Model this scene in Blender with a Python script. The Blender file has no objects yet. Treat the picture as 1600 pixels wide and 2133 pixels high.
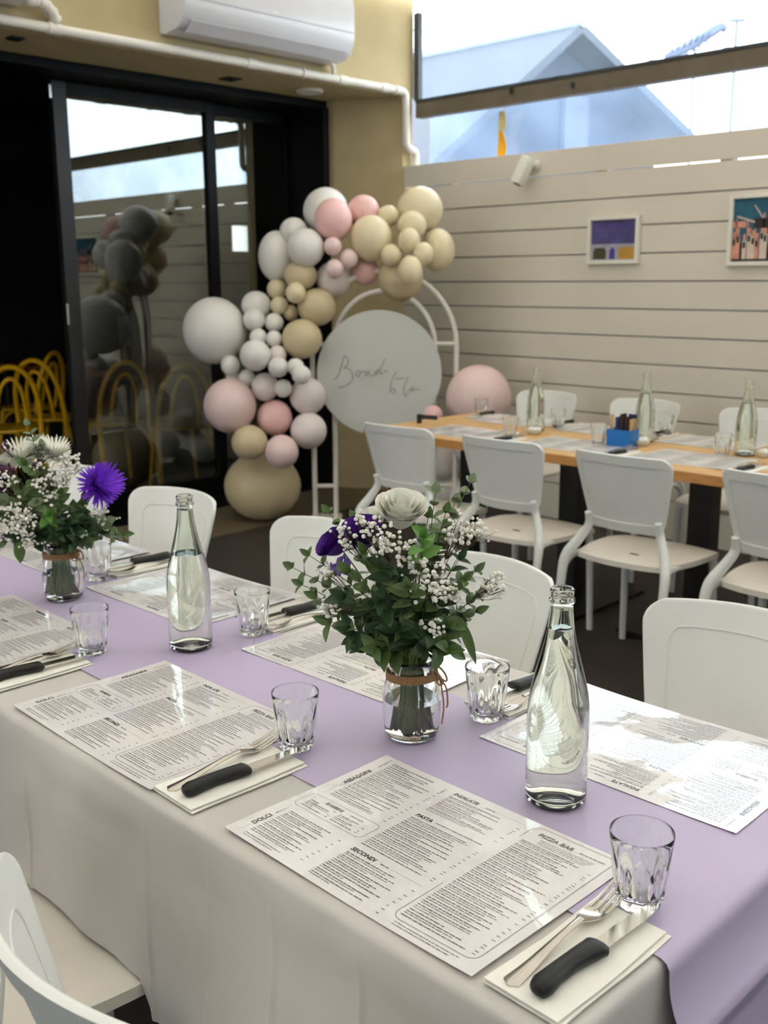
import bpy, bmesh, math, random
from mathutils import Vector, Matrix, Quaternion, noise

# ------------------------------------------------------------------ camera
SC = bpy.context.scene
COL = SC.collection
FPX, PITCH, HEAD, ROLL, CAMH = 2166.0, 0.219254, 0.780574, -0.0052, 1.444
PI = math.pi

def _basis():
    hx, hy = math.cos(HEAD), math.sin(HEAD)
    F = Vector((hx*math.cos(PITCH), hy*math.cos(PITCH), -math.sin(PITCH)))
    R0 = Vector((hy, -hx, 0)); U0 = R0.cross(F)
    c, s = math.cos(ROLL), math.sin(ROLL)
    return F, c*R0 + s*U0, -s*R0 + c*U0
CF, CR, CU = _basis()
CAM = Vector((0, 0, CAMH))

cam_d = bpy.data.cameras.new('camera')
cam = bpy.data.objects.new('camera', cam_d)
COL.objects.link(cam)
M3 = Matrix((CR, CU, -CF)).transposed()
cam.matrix_world = Matrix.Translation(CAM) @ M3.to_4x4()
cam_d.sensor_fit = 'HORIZONTAL'
cam_d.sensor_width = 36.0
cam_d.lens = 36.0*FPX/1600.0
cam_d.clip_start = 0.02
cam_d.clip_end = 200
cam_d.dof.use_dof = True
cam_d.dof.focus_distance = 1.38
cam_d.dof.aperture_fstop = 10.5
SC.camera = cam

# ------------------------------------------------------------------ world, exposure
W = bpy.data.worlds.new('overcast_sky'); SC.world = W
W.use_nodes = True
wn = W.node_tree
bg = wn.nodes['Background']
bg.inputs[0].default_value = (0.93, 0.965, 1.0, 1)
bg.inputs[1].default_value = 5.0
SC.view_settings.view_transform = 'Standard'
SC.view_settings.look = 'None'
SC.view_settings.gamma = 1.0
SC.view_settings.exposure = 0.42
SC.view_settings.use_curve_mapping = False
cy = SC.cycles
cy.use_denoising = True
cy.max_bounces = 12
cy.diffuse_bounces = 3
cy.glossy_bounces = 4
cy.transmission_bounces = 12
cy.transparent_max_bounces = 12
cy.use_adaptive_sampling = True
cy.adaptive_threshold = 0.12
cy.sample_clamp_indirect = 6.0

def pix(x, y):
    return CF*FPX + CR*(x-800.0) - CU*(y-1066.5)
def on_z(x, y, z):
    d = pix(x, y); return CAM + d*((z-CAMH)/d.z)
def on_x(x, y, X):
    d = pix(x, y); return CAM + d*(X/d.x)
def on_y(x, y, Y):
    d = pix(x, y); return CAM + d*(Y/d.y)
def at_depth(x, y, D):
    return CAM + pix(x, y)*(D/FPX)

# ------------------------------------------------------------------ materials
def srgb(r, g, b):
    def f(c):
        c /= 255.0
        return c/12.92 if c <= 0.04045 else ((c+0.055)/1.055)**2.4
    return (f(r), f(g), f(b), 1)

MATS = {}
def mat(name, col, rough=0.5, metal=0.0, var=0.06, scale=30.0, bump=0.0, bscale=None, spec=0.5,
        trans=0.0, ior=1.45, coat=0.0, coat_rough=0.05, sheen=0.0, emis=None, sss=0.0, stretch=None):
    m = bpy.data.materials.new(name); m.use_nodes = True
    nt = m.node_tree; n = nt.nodes; l = nt.links
    b = n['Principled BSDF']
    b.inputs['Roughness'].default_value = rough
    b.inputs['Metallic'].default_value = metal
    b.inputs['IOR'].default_value = ior
    b.inputs['Specular IOR Level'].default_value = spec
    b.inputs['Transmission Weight'].default_value = trans
    b.inputs['Coat Weight'].default_value = coat
    b.inputs['Coat Roughness'].default_value = coat_rough
    if sheen: b.inputs['Sheen Weight'].default_value = sheen
    if emis:
        b.inputs['Emission Color'].default_value = emis[0]; b.inputs['Emission Strength'].default_value = emis[1]
    tc = n.new('ShaderNodeTexCoord'); mp = n.new('ShaderNodeMapping')
    l.new(tc.outputs['Object'], mp.inputs['Vector'])
    if stretch: mp.inputs['Scale'].default_value = stretch
    nz = n.new('ShaderNodeTexNoise'); nz.inputs['Scale'].default_value = scale; nz.inputs['Detail'].default_value = 2
    l.new(mp.outputs['Vector'], nz.inputs['Vector'])
    rp = n.new('ShaderNodeValToRGB')
    c0 = [max(0, c*(1-var)) for c in col[:3]]+[1]; c1 = [min(1, c*(1+var)) for c in col[:3]]+[1]
    rp.color_ramp.elements[0].position = 0.3; rp.color_ramp.elements[0].color = c0
    rp.color_ramp.elements[1].position = 0.7; rp.color_ramp.elements[1].color = c1
    l.new(nz.outputs['Fac'], rp.inputs['Fac'])
    l.new(rp.outputs['Color'], b.inputs['Base Color'])
    if bump:
        nb = n.new('ShaderNodeTexNoise'); nb.inputs['Scale'].default_value = bscale or scale*2; nb.inputs['Detail'].default_value = 1.5
        l.new(mp.outputs['Vector'], nb.inputs['Vector'])
        bp = n.new('ShaderNodeBump'); bp.inputs['Strength'].default_value = bump; bp.inputs['Distance'].default_value = 0.01
        l.new(nb.outputs['Fac'], bp.inputs['Height']); l.new(bp.outputs['Normal'], b.inputs['Normal'])
        if coat: l.new(bp.outputs['Normal'], b.inputs['Coat Normal'])
    MATS[name] = m
    return m

def mix_shader_mat(name, build):
    m = bpy.data.materials.new(name); m.use_nodes = True
    nt = m.node_tree
    for nd in list(nt.nodes):
        if nd.type != 'OUTPUT_MATERIAL': nt.nodes.remove(nd)
    out = [nd for nd in nt.nodes if nd.type == 'OUTPUT_MATERIAL'][0]
    build(nt, out)
    MATS[name] = m
    return m

mat('floor', srgb(54, 48, 43), 0.55, var=0.18, scale=6, bump=0.05)
mat('sill_tile', srgb(116, 102, 80), 0.5, var=0.08, scale=9)
mat('board', srgb(230, 221, 203), 0.5, var=0.02, scale=3, bump=0.03, bscale=60)
mat('render_wall', srgb(192, 174, 132), 0.85, var=0.06, scale=5, bump=0.12, bscale=90)
mat('steel_beam', srgb(112, 100, 82), 0.55, var=0.1, scale=8)
mat('steel_edge', srgb(62, 66, 66), 0.5, var=0.1, scale=20)
mat('alu_black', srgb(8, 8, 9), 0.45, var=0.15, scale=20, spec=0.2)
mat('alu_grey', srgb(30, 30, 29), 0.45, var=0.1, scale=20)
mat('chrome', srgb(190, 190, 188), 0.25, metal=1.0, var=0.02)
mat('bounce_grey', srgb(176, 190, 202), 0.8, var=0.05, scale=4)  # for the added walls, bluish to cool the light they bounce
mat('plastic_white', srgb(238, 238, 231), 0.38, var=0.015, scale=12)
mat('plastic_seat', srgb(240, 232, 217), 0.45, var=0.015, scale=12, bump=0.02, bscale=400)
mat('slot_dark', srgb(40, 34, 30), 0.8)
mat('pvc', srgb(236, 230, 216), 0.35, var=0.03, scale=15)
mat('ac_white', srgb(222, 221, 224), 0.22, var=0.02, scale=6)
mat('mid_grey', srgb(150, 150, 152), 0.4)  # plain grey for the wall backing and the case seam
mat('cloth', srgb(205, 199, 191), 0.55, var=0.03, scale=7, bump=0.16, bscale=9, sheen=0.1)
mat('runner', srgb(195, 180, 207), 0.5, var=0.03, scale=5, bump=0.08, bscale=8)
mat('paper', srgb(234, 229, 225), 0.5, var=0.015, scale=8, bump=0.05, bscale=16, coat=1.0, coat_rough=0.03)
mat('laminate', srgb(228, 221, 215), 0.1, var=0.01)
mat('ink', srgb(30, 29, 30), 0.45, var=0.05, coat=1.0, coat_rough=0.06)
mat('ink_soft', srgb(104, 101, 101), 0.45, var=0.05, coat=1.0, coat_rough=0.06)
mat('napkin', srgb(248, 244, 232), 0.9, var=0.015, scale=40, bump=0.15, bscale=300)
mat('cutlery', srgb(205, 198, 188), 0.17, metal=1.0, var=0.05, scale=40)
mat('handle_black', srgb(12, 12, 12), 0.38, var=0.1)
mat('twine', srgb(172, 132, 92), 0.9, var=0.2, scale=300, bump=0.4, bscale=700)
mat('stem_green', srgb(104, 118, 58), 0.6, var=0.2, scale=60)
mat('stem_brown', srgb(92, 78, 50), 0.7, var=0.2, scale=60)
mat('leaf_deep', srgb(44, 70, 36), 0.42, var=0.25, scale=45)
mat('leaf_mid', srgb(86, 110, 58), 0.45, var=0.2, scale=45)
mat('leaf_sage', srgb(128, 142, 106), 0.6, var=0.15, scale=40)
mat('leaf_bright', srgb(98, 142, 62), 0.4, var=0.2, scale=50)
mat('petal_cream', srgb(255, 252, 236), 0.6, var=0.03, scale=30)
mat('petal_purple', srgb(84, 28, 136), 0.6, var=0.3, scale=60)
mat('petal_aster', srgb(136, 60, 222), 0.55, var=0.2, scale=90)
mat('bud_plum', srgb(86, 36, 66), 0.6, var=0.3, scale=90)
mat('statice', srgb(126, 104, 176), 0.7, var=0.3, scale=200)
mat('blossom', srgb(250, 246, 232), 0.7, var=0.04, scale=80)
mat('yellow_heart', srgb(226, 214, 120), 0.7, var=0.1, scale=80)
mat('balloon_white', srgb(240, 236, 227), 0.3, var=0.01, scale=8)
mat('balloon_blush', srgb(241, 229, 222), 0.32, var=0.01, scale=8)
mat('balloon_cream', srgb(236, 221, 182), 0.28, var=0.02, scale=8)
mat('balloon_tan', srgb(216, 198, 158), 0.3, var=0.02, scale=8)
mat('balloon_pink', srgb(249, 201, 194), 0.28, var=0.02, scale=8)
mat('balloon_rose', srgb(245, 216, 210), 0.3, var=0.02, scale=8)
mat('arch_white', srgb(238, 232, 220), 0.4, var=0.02)
mat('sign_white', srgb(215, 216, 208), 0.5, var=0.01, scale=4)
mat('sign_ink', srgb(168, 164, 154), 0.5, var=0.02)
mat('oak', srgb(214, 170, 108), 0.4, var=0.14, scale=9, stretch=(8, 1, 8), bump=0.03)
mat('oak_edge', srgb(190, 134, 74), 0.45, var=0.15, scale=14, stretch=(8, 1, 8))
mat('table_black', srgb(20, 19, 18), 0.5, var=0.1)
mat('yellow_wood', srgb(240, 184, 22), 0.35, var=0.08, scale=20)
mat('dark_wood', srgb(120, 76, 42), 0.45, var=0.15, scale=10)
mat('maroon', srgb(70, 16, 20), 0.5, var=0.1)
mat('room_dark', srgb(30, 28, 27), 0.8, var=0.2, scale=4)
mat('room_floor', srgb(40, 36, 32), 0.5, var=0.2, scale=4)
mat('frame_white', srgb(240, 236, 222), 0.4, var=0.02)
mat('print_purple', srgb(84, 78, 130), 0.6, var=0.25, scale=14)
mat('print_grey', srgb(170, 168, 176), 0.6, var=0.1, scale=20)
mat('print_olive', srgb(74, 70, 44), 0.6, var=0.1)
mat('print_violet', srgb(84, 62, 150), 0.6, var=0.1)
mat('print_ochre', srgb(196, 150, 62), 0.6, var=0.1)
mat('print_teal', srgb(38, 96, 118), 0.6, var=0.2, scale=14)
mat('print_skin', srgb(224, 160, 134), 0.6, var=0.2, scale=30)
mat('print_dark', srgb(52, 38, 38), 0.6, var=0.2)
mat('print_pale', srgb(226, 206, 190), 0.6, var=0.1)
mat('caddy_blue', srgb(10, 112, 190), 0.35, var=0.05)
mat('stick_kraft', srgb(206, 170, 118), 0.7, var=0.1)
mat('stick_dark', srgb(48, 30, 30), 0.6, var=0.1)
mat('stick_navy', srgb(46, 48, 96), 0.6, var=0.1)
mat('cup_white', srgb(240, 238, 226), 0.4, var=0.02)
mat('neigh_roof', srgb(46, 56, 70), 0.6, var=0.08, scale=3)
mat('neigh_wall', srgb(40, 51, 68), 0.7, var=0.08, scale=3)
mat('neigh_trim', srgb(140, 148, 158), 0.6, var=0.03)
mat('neigh_glass', srgb(40, 50, 64), 0.2, var=0.05)
mat('flag_pale', srgb(226, 210, 150), 0.8, var=0.05)
mat('flag_yellow', srgb(244, 176, 30), 0.7, var=0.06, scale=8)
mat('aerial', srgb(92, 104, 130), 0.5, var=0.1)
mat('canvas', srgb(240, 240, 236), 0.8, var=0.02)
mat('ground_out', srgb(120, 116, 110), 0.8, var=0.1, scale=2)
mat('rafter', srgb(222, 214, 196), 0.6, var=0.04)
mat('sign_lit', srgb(240, 245, 250), 0.5, emis=((0.92, 0.97, 1, 1), 3.0))
mat('poster', srgb(190, 190, 186), 0.6, var=0.1)
mat('water', (1, 1, 1, 1), 0.0, trans=1.0, ior=1.333, var=0.0)
mat('glass', (0.985, 1.0, 0.985, 1), 0.0, trans=1.0, ior=1.5, var=0.0)
mat('bottle_glass', (0.955, 0.985, 0.92, 1), 0.0, trans=1.0, ior=1.5, var=0.0)

def _door_glass(nt, out):
    n, l = nt.nodes, nt.links
    t = n.new('ShaderNodeBsdfTransparent'); t.inputs[0].default_value = (0.72, 0.74, 0.72, 1)
    g = n.new('ShaderNodeBsdfGlossy'); g.inputs['Roughness'].default_value = 0.0; g.inputs[0].default_value = (0.95, 1, 0.98, 1)
    lw = n.new('ShaderNodeFresnel'); lw.inputs[0].default_value = 1.6
    ma = n.new('ShaderNodeMath'); ma.operation = 'MULTIPLY_ADD'; ma.inputs[1].default_value = 1.6; ma.inputs[2].default_value = 0.06
    mx = n.new('ShaderNodeMixShader')
    l.new(lw.outputs[0], ma.inputs[0]); l.new(ma.outputs[0], mx.inputs[0])
    l.new(t.outputs[0], mx.inputs[1]); l.new(g.outputs[0], mx.inputs[2]); l.new(mx.outputs[0], out.inputs[0])
mix_shader_mat('door_glass', _door_glass)

def _vinyl(haze, tint, hz):
    def f(nt, out):
        n, l = nt.nodes, nt.links
        t = n.new('ShaderNodeBsdfTransparent'); t.inputs[0].default_value = tint
        d = n.new('ShaderNodeBsdfTranslucent'); d.inputs[0].default_value = hz
        g = n.new('ShaderNodeBsdfGlossy'); g.inputs['Roughness'].default_value = 0.12
        m1 = n.new('ShaderNodeMixShader'); m2 = n.new('ShaderNodeMixShader'); m2.inputs[0].default_value = 0.05
        tc = n.new('ShaderNodeTexCoord'); nz = n.new('ShaderNodeTexNoise'); nz.inputs['Scale'].default_value = 1.6; nz.inputs['Detail'].default_value = 3
        mp = n.new('ShaderNodeMapRange'); mp.inputs[1].default_value = 0.3; mp.inputs[2].default_value = 0.7
        mp.inputs[3].default_value = haze*0.7; mp.inputs[4].default_value = min(1, haze*1.3)
        l.new(tc.outputs['Object'], nz.inputs['Vector']); l.new(nz.outputs['Fac'], mp.inputs[0]); l.new(mp.outputs[0], m1.inputs[0])
        l.new(t.outputs[0], m1.inputs[1]); l.new(d.outputs[0], m1.inputs[2])
        l.new(m1.outputs[0], m2.inputs[1]); l.new(g.outputs[0], m2.inputs[2]); l.new(m2.outputs[0], out.inputs[0])
    return f
mix_shader_mat('vinyl_clear', _vinyl(0.08, (0.88, 0.95, 1.0, 1), (0.55, 0.74, 0.95, 1)))
mix_shader_mat('vinyl_hazy', _vinyl(0.42, (0.8, 0.9, 1.0, 1), (0.26, 0.36, 0.52, 1)))

def _roof(nt, out):
    n, l = nt.nodes, nt.links
    d = n.new('ShaderNodeBsdfDiffuse'); d.inputs[0].default_value = (0.62, 0.6, 0.54, 1)
    t = n.new('ShaderNodeBsdfTranslucent'); t.inputs[0].default_value = (0.9, 0.87, 0.82, 1)
    tc = n.new('ShaderNodeTexCoord'); nz = n.new('ShaderNodeTexNoise'); nz.inputs['Scale'].default_value = 3
    mp = n.new('ShaderNodeMapRange'); mp.inputs[3].default_value = 0.42; mp.inputs[4].default_value = 0.46
    mx = n.new('ShaderNodeMixShader')
    l.new(tc.outputs['Object'], nz.inputs['Vector']); l.new(nz.outputs['Fac'], mp.inputs[0]); l.new(mp.outputs[0], mx.inputs[0])
    l.new(d.outputs[0], mx.inputs[1]); l.new(t.outputs[0], mx.inputs[2]); l.new(mx.outputs[0], out.inputs[0])
mix_shader_mat('roof_sheet', _roof)

# ------------------------------------------------------------------ mesh helpers
class MB:
    def __init__(s): s.v = []; s.f = []; s.m = []
    def add(s, vs, fs, mi=0):
        o = len(s.v); s.v += [tuple(v) for v in vs]
        s.f += [tuple(i+o for i in f) for f in fs]; s.m += [mi]*len(fs); return s
    def box(s, x0, x1, y0, y1, z0, z1, mi=0):
        vs = [(x, y, z) for z in (z0, z1) for y in (y0, y1) for x in (x0, x1)]
        return s.add(vs, [(0, 2, 3, 1), (4, 5, 7, 6), (0, 1, 5, 4), (2, 6, 7, 3), (0, 4, 6, 2), (1, 3, 7, 5)], mi)
    def prism(s, poly, z0, z1, mi=0):
        n = len(poly)
        a = sum(poly[i][0]*poly[(i+1) % n][1]-poly[(i+1) % n][0]*poly[i][1] for i in range(n))
        if a < 0: poly = poly[::-1]
        vs = [(x, y, z0) for x, y in poly]+[(x, y, z1) for x, y in poly]
        fs = [tuple(range(n))[::-1], tuple(range(n, 2*n))]+[(i, (i+1) % n, n+(i+1) % n, n+i) for i in range(n)]
        return s.add(vs, fs, mi)
    def lathe(s, prof, n=32, close=False, mi=0, cap0=True, cap1=True, rad=None, cx=0, cy=0):
        """prof: [(r,z)..]; rad(theta,r,z)->r"""
        vs = []; fs = []
        for r, z in prof:
            for k in range(n):
                t = 2*PI*k/n; rr = rad(t, r, z) if rad else r
                vs.append((cx+rr*math.cos(t), cy+rr*math.sin(t), z))
        m = len(prof)
        for i in range(m-1 if not close else m):
            j = (i+1) % m
            for k in range(n):
                k2 = (k+1) % n
                fs.append((i*n+k, i*n+k2, j*n+k2, j*n+k))
        if not close:
            if cap0: fs.append(tuple(range(n))[::-1])
            if cap1: fs.append(tuple((m-1)*n+k for k in range(n)))
        return s.add(vs, fs, mi)
    def tube(s, pts, rad, n=8, cap=True, closed=False, mi=0, flat=1.0, up=None):
        pts = [Vector(p) for p in pts]; N = len(pts)
        rads = rad if isinstance(rad, (list, tuple)) else [rad]*N
        tang = []
        for i in range(N):
            if closed: t = pts[(i+1) % N]-pts[i-1]
            else: t = pts[min(i+1, N-1)]-pts[max(i-1, 0)]
            tang.append(t.normalized() if t.length > 1e-9 else Vector((0, 0, 1)))
        u = Vector(up) if up else Vector((0, 0, 1))
        if abs(tang[0].dot(u)) > 0.95: u = Vector((1, 0, 0)) if abs(tang[0].x) < 0.9 else Vector((0, 1, 0))
        a = (u - tang[0]*u.dot(tang[0])).normalized()
        vs = []; fs = []
        for i in range(N):
            a = a - tang[i]*a.dot(tang[i])
            a = a.normalized() if a.length > 1e-6 else tang[i].orthogonal().normalized()
            b = tang[i].cross(a)
            for k in range(n):
                t = 2*PI*k/n
                vs.append(pts[i]+a*(rads[i]*flat*math.cos(t))+b*(rads[i]*math.sin(t)))
        for i in range(N if closed else N-1):
            j = (i+1) % N
            for k in range(n):
                k2 = (k+1) % n
                fs.append((i*n+k, i*n+k2, j*n+k2, j*n+k))
        if cap and not closed:
            fs.append(tuple(range(n))[::-1]); fs.append(tuple((N-1)*n+k for k in range(n)))
        return s.add(vs, fs, mi)
    def grid(s, fn, nu, nv, mi=0, flip=False):
        vs = [fn(i/(nu-1), j/(nv-1)) for j in range(nv) for i in range(nu)]
        fs = []
        for j in range(nv-1):
            for i in range(nu-1):
                q = (j*nu+i, j*nu+i+1, (j+1)*nu+i+1, (j+1)*nu+i)
                fs.append(q[::-1] if flip else q)
        return s.add(vs, fs, mi)
    def slab(s, fn, nrm_off, nu, nv, mi=0):
        """closed two-sided sheet: fn(u,v) front, nrm_off(u,v) back"""
        F = [Vector(fn(i/(nu-1), j/(nv-1))) for j in range(nv) for i in range(nu)]
        B = [Vector(nrm_off(i/(nu-1), j/(nv-1))) for j in range(nv) for i in range(nu)]
        o = nu*nv; fs = []
        for j in range(nv-1):
            for i in range(nu-1):
                q = (j*nu+i, j*nu+i+1, (j+1)*nu+i+1, (j+1)*nu+i)
                fs.append(q); fs.append(tuple(k+o for k in q[::-1]))
        ring = [i for i in range(nu)]+[j*nu+nu-1 for j in range(1, nv)]+[(nv-1)*nu+i for i in range(nu-2, -1, -1)]+[j*nu for j in range(nv-2, 0, -1)]
        for a, b in zip(ring, ring[1:]+ring[:1]): fs.append((b, a, a+o, b+o))
        return s.add(F+B, fs, mi)
    def sphere(s, c, r, n=8, m=5, mi=0, sc=(1, 1, 1)):
        vs = [(c[0], c[1], c[2]-r*sc[2])]
        for j in range(1, m):
            p = PI*j/m
            for k in range(n):
                t = 2*PI*k/n
                vs.append((c[0]+r*sc[0]*math.sin(p)*math.cos(t), c[1]+r*sc[1]*math.sin(p)*math.sin(t), c[2]-r*sc[2]*math.cos(p)))
        vs.append((c[0], c[1], c[2]+r*sc[2]))
        fs = [(0, 1+(k+1) % n, 1+k) for k in range(n)]
        for j in range(m-2):
            for k in range(n):
                a = 1+j*n+k; b = 1+j*n+(k+1) % n
                fs.append((a, b, b+n, a+n))
        L = len(vs)-1; o = 1+(m-2)*n
        fs += [(o+k, o+(k+1) % n, L) for k in range(n)]
        return s.add(vs, fs, mi)
    def mesh(s, name, mats, smooth=True, bevel=None, angle=40):
        me = bpy.data.meshes.new(name)
        me.from_pydata(s.v, [], s.f); me.validate(clean_customdata=False); me.update()
        for m in (mats if isinstance(mats, (list, tuple)) else [mats]):
            me.materials.append(MATS[m])
        if len(s.m) == len(me.polygons): me.polygons.foreach_set('material_index', s.m)
        if bevel:
            bm = bmesh.new(); bm.from_mesh(me)
            es = [e for e in bm.edges if len(e.link_faces) == 2 and e.calc_face_angle(0) > 0.6]
            bmesh.ops.bevel(bm, geom=es, offset=bevel, segments=2, affect='EDGES', profile=0.6)
            bm.to_mesh(me); bm.free()
        if smooth:
            me.polygons.foreach_set('use_smooth', [True]*len(me.polygons))
            me.set_sharp_from_angle(angle=math.radians(angle))
        me.update()
        return me

def link(name, data, parent=None, loc=None, rot=None, scale=None, mw=None):
    o = bpy.data.objects.new(name, data); COL.objects.link(o)
    if parent: o.parent = parent
    if mw is not None: o.matrix_local = mw
    if loc is not None: o.location = loc
    if rot is not None: o.rotation_euler = rot
    if scale is not None: o.scale = scale
    return o
def tag(o, label, cat, group=None):
    o['label'] = label; o['category'] = cat
    if group: o['group'] = group
    return o
def thing(name, label, cat, loc=(0, 0, 0), rz=0, group=None):
    o = link(name, None, loc=loc, rot=(0, 0, rz)); o.empty_display_size = 0.05
    return tag(o, label, cat, group)
def part(name, mb, m, parent, smooth=True, bevel=None, angle=40, **k):
    return link(name, mb.mesh(name, m, smooth, bevel, angle), parent, **k)
def struct(name, mb, m, parent=None, smooth=False, bevel=None, label=None):
    o = link(name, mb.mesh(name, m, smooth, bevel), parent)
    if not parent: o['kind'] = 'structure'
    if label: o['label'] = label
    return o
def dup(root, loc, rz, label, group=None):
    r = root.copy(); COL.objects.link(r); r.location = loc; r.rotation_euler = (0, 0, rz)
    r['label'] = label
    if group: r['group'] = group
    for ch in list(root.children):
        c = ch.copy(); COL.objects.link(c); c.parent = r
        for g in list(ch.children):
            d = g.copy(); COL.objects.link(d); d.parent = c
    return r
def smooth_pts(pts, n=6):
    P = [Vector(p) for p in pts]; out = []
    for i in range(len(P)-1):
        p0 = P[max(i-1, 0)]; p1 = P[i]; p2 = P[i+1]; p3 = P[min(i+2, len(P)-1)]
        for k in range(n):
            t = k/n
            out.append(0.5*((2*p1)+(p2-p0)*t+(2*p0-5*p1+4*p2-p3)*t*t+(3*p1-p0-3*p2+p3)*t**3))
    out.append(P[-1]); return out
def lerp(a, b, t): return a+(b-a)*t
random.seed(7)

# ================================================================== THE SETTING
XW, YF, YD, ZS = 5.20, 4.95, 5.40, 2.606     # board wall face, back wall face, door line, soffit height
b = MB().box(-6, 5.6, -6, 4.80, -0.1, 0.0)
struct('floor', b, 'floor', label='dark grey brown paved floor')
b = MB().box(-6, 5.27, 4.803, 5.42, -0.1, 0.004)
struct('floor_sill_strip', b, 'sill_tile', label='paler stone strip along the sliding doors')
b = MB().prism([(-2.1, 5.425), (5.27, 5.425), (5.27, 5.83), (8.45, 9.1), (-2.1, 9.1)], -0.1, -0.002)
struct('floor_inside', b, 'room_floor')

# board wall on the right
wr = link('wall_right', None); wr['kind'] = 'structure'; wr['label'] = 'wall of wide cream painted horizontal boards'
zb = [2.036-0.1511*k for k in range(15)]
GAP = 0.007
zt = [2.175]+zb[:14]; zl = zb[:14]+[0.0]
for k in range(14):
    z1 = zt[k]-(GAP*0.5 if k else 0); z0 = max(0.0, zl[k]+GAP*0.5)
    if k == 13: z0 = 0.0
    b = MB().box(XW, XW+0.022, -2.6, YF-0.002, z0, z1)
    link('plank', b.mesh('plank', 'board', False, 0.0015), wr)
b = MB().box(XW+0.024, XW+0.05, -2.6, YF-0.002, 0, 1.99)
link('backing', b.mesh('backing', 'mid_grey', False), wr)
for k, y in enumerate((4.6, 4.05, 3.45, 2.7, 1.9, 1.1, 0.3, -0.6, -1.6)):
    b = MB().box(XW+0.051, XW+0.11, y-0.035, y+0.035, 0, 2.17)
    link('stud', b.mesh('stud', 'steel_beam', False), wr)
# window band above the boards
w1 = link('window_1', None); w1['kind'] = 'structure'; w1['label'] = 'window band of clear plastic sheets over a steel beam'
b = MB().box(5.29, 5.36, -2.6, 4.93, 2.482, 2.575)
link('beam', b.mesh('beam', 'steel_beam', False, 0.004), w1)
b = MB().box(5.285, 5.365, -2.6, 4.93, 2.576, 2.594)
link('beam_edge', b.mesh('beam_edge', 'steel_edge', False), w1)
b = MB().box(5.28, 5.32, 4.895, 4.925, 2.594, 3.12)
link('jamb', b.mesh('jamb', 'steel_edge', False, 0.002), w1)
b = MB().box(5.29, 5.34, 4.926, 4.948, 2.594, 3.12)
link('jamb_trim', b.mesh('jamb_trim', 'steel_beam', False, 0.002), w1)
for y in (1.55, -0.6):
    b = MB().box(5.29, 5.35, y-0.03, y+0.03, 2.594, 3.12)
    link('mullion', b.mesh('mullion', 'steel_beam', False, 0.002), w1)
def vin(u, v):
    y = lerp(-2.6, 4.93, u); z = lerp(2.17, 2.50, v)
    sag = 0.018*math.sin(y*2.1+z*5)+0.012*math.sin(y*7-z*14+1.3*math.sin(y*3))
    return (5.43+sag, y, z)
b = MB().grid(vin, 160, 14)
link('plastic_sheet', b.mesh('plastic_sheet', 'vinyl_hazy'), w1)
def vin2(u, v):
    y = lerp(-2.6, 4.93, u); z = lerp(2.585, 3.12, v)
    return (5.345+0.006*math.sin(y*3+z*4), y, z)
b = MB().grid(vin2, 80, 10)
link('plastic_sheet', b.mesh('plastic_sheet', 'vinyl_clear'), w1)
for px, py in ((1066, 188), (1194, 176)):
    p = on_x(px, py, 5.285)
    b = MB().box(5.262, 5.289, p.y-0.006, p.y+0.006, p.z-0.02, p.z+0.012)
    link('hook', b.mesh('hook', 'steel_edge', False, 0.002), w1)

# back wall: beam wall over the doors, splayed pier, soffit
b = MB().box(-2.5, 5.29, YF, YD+0.05, ZS, 3.3)
struct('wall_back', b, 'render_wall', label='beige rendered wall over the sliding doors')
b = MB().prism([(5.186, YF), (5.28, YF), (5.28, 5.82), (4.95, 5.82), (4.95, YD-0.04)], 0, ZS)
b.box(5.19, 5.28, 4.951, 5.3, ZS, 3.2)
struct('wall_pier', b, 'render_wall', label='beige splayed pier beside the doors')
# soffit fittings
for (px, py, r) in ((480, 163, 0.05), (32, 78, 0.035)):
    p = on_z(px, py, ZS)
    t = thing('ceiling_vent', 'dark square vent in the soffit %s' % ('under the middle air conditioner' if px > 100 else 'at the far left over the open doorway'), 'vent', (p.x, p.y, ZS-0.012), 0, 'soffit vents')
    part('vent_frame', MB().box(-r, r, -r, r, 0.004, 0.0115), 'alu_grey', t, False, 0.001)
    for k in range(4):
        yy = lerp(-r*0.75, r*0.75, k/3)
        part('slat', MB().box(-r*0.85, r*0.85, yy-0.004, yy+0.004, 0, 0.004), 'alu_black', t, False)
p = on_z(645, 187, ZS)
t = thing('ceiling_light', 'round pale flush light in the soffit near the pier', 'light', (p.x, p.y, ZS-0.022))
part('rim', MB().lathe([(0.062, 0.021), (0.085, 0.021), (0.085, 0.008), (0.078, 0.002), (0.062, 0.002)], 28, close=True), 'pvc', t)
part('diffuser', MB().lathe([(0.0005, 0.006), (0.06, 0.006), (0.06, 0.02), (0.0005, 0.02)], 28), 'cup_white', t)

# interior room behind the doors
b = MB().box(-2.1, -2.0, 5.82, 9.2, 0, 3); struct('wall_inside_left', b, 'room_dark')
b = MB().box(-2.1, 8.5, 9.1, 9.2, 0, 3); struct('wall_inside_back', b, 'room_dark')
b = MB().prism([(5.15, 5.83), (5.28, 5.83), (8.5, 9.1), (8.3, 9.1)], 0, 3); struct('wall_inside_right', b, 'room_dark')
b = MB().prism([(-2.1, 5.46), (5.27, 5.46), (5.27, 5.83), (8.45, 9.1), (-2.1, 9.1)], 2.85, 2.95); struct('ceiling_inside', b, 'room_dark')

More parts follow.
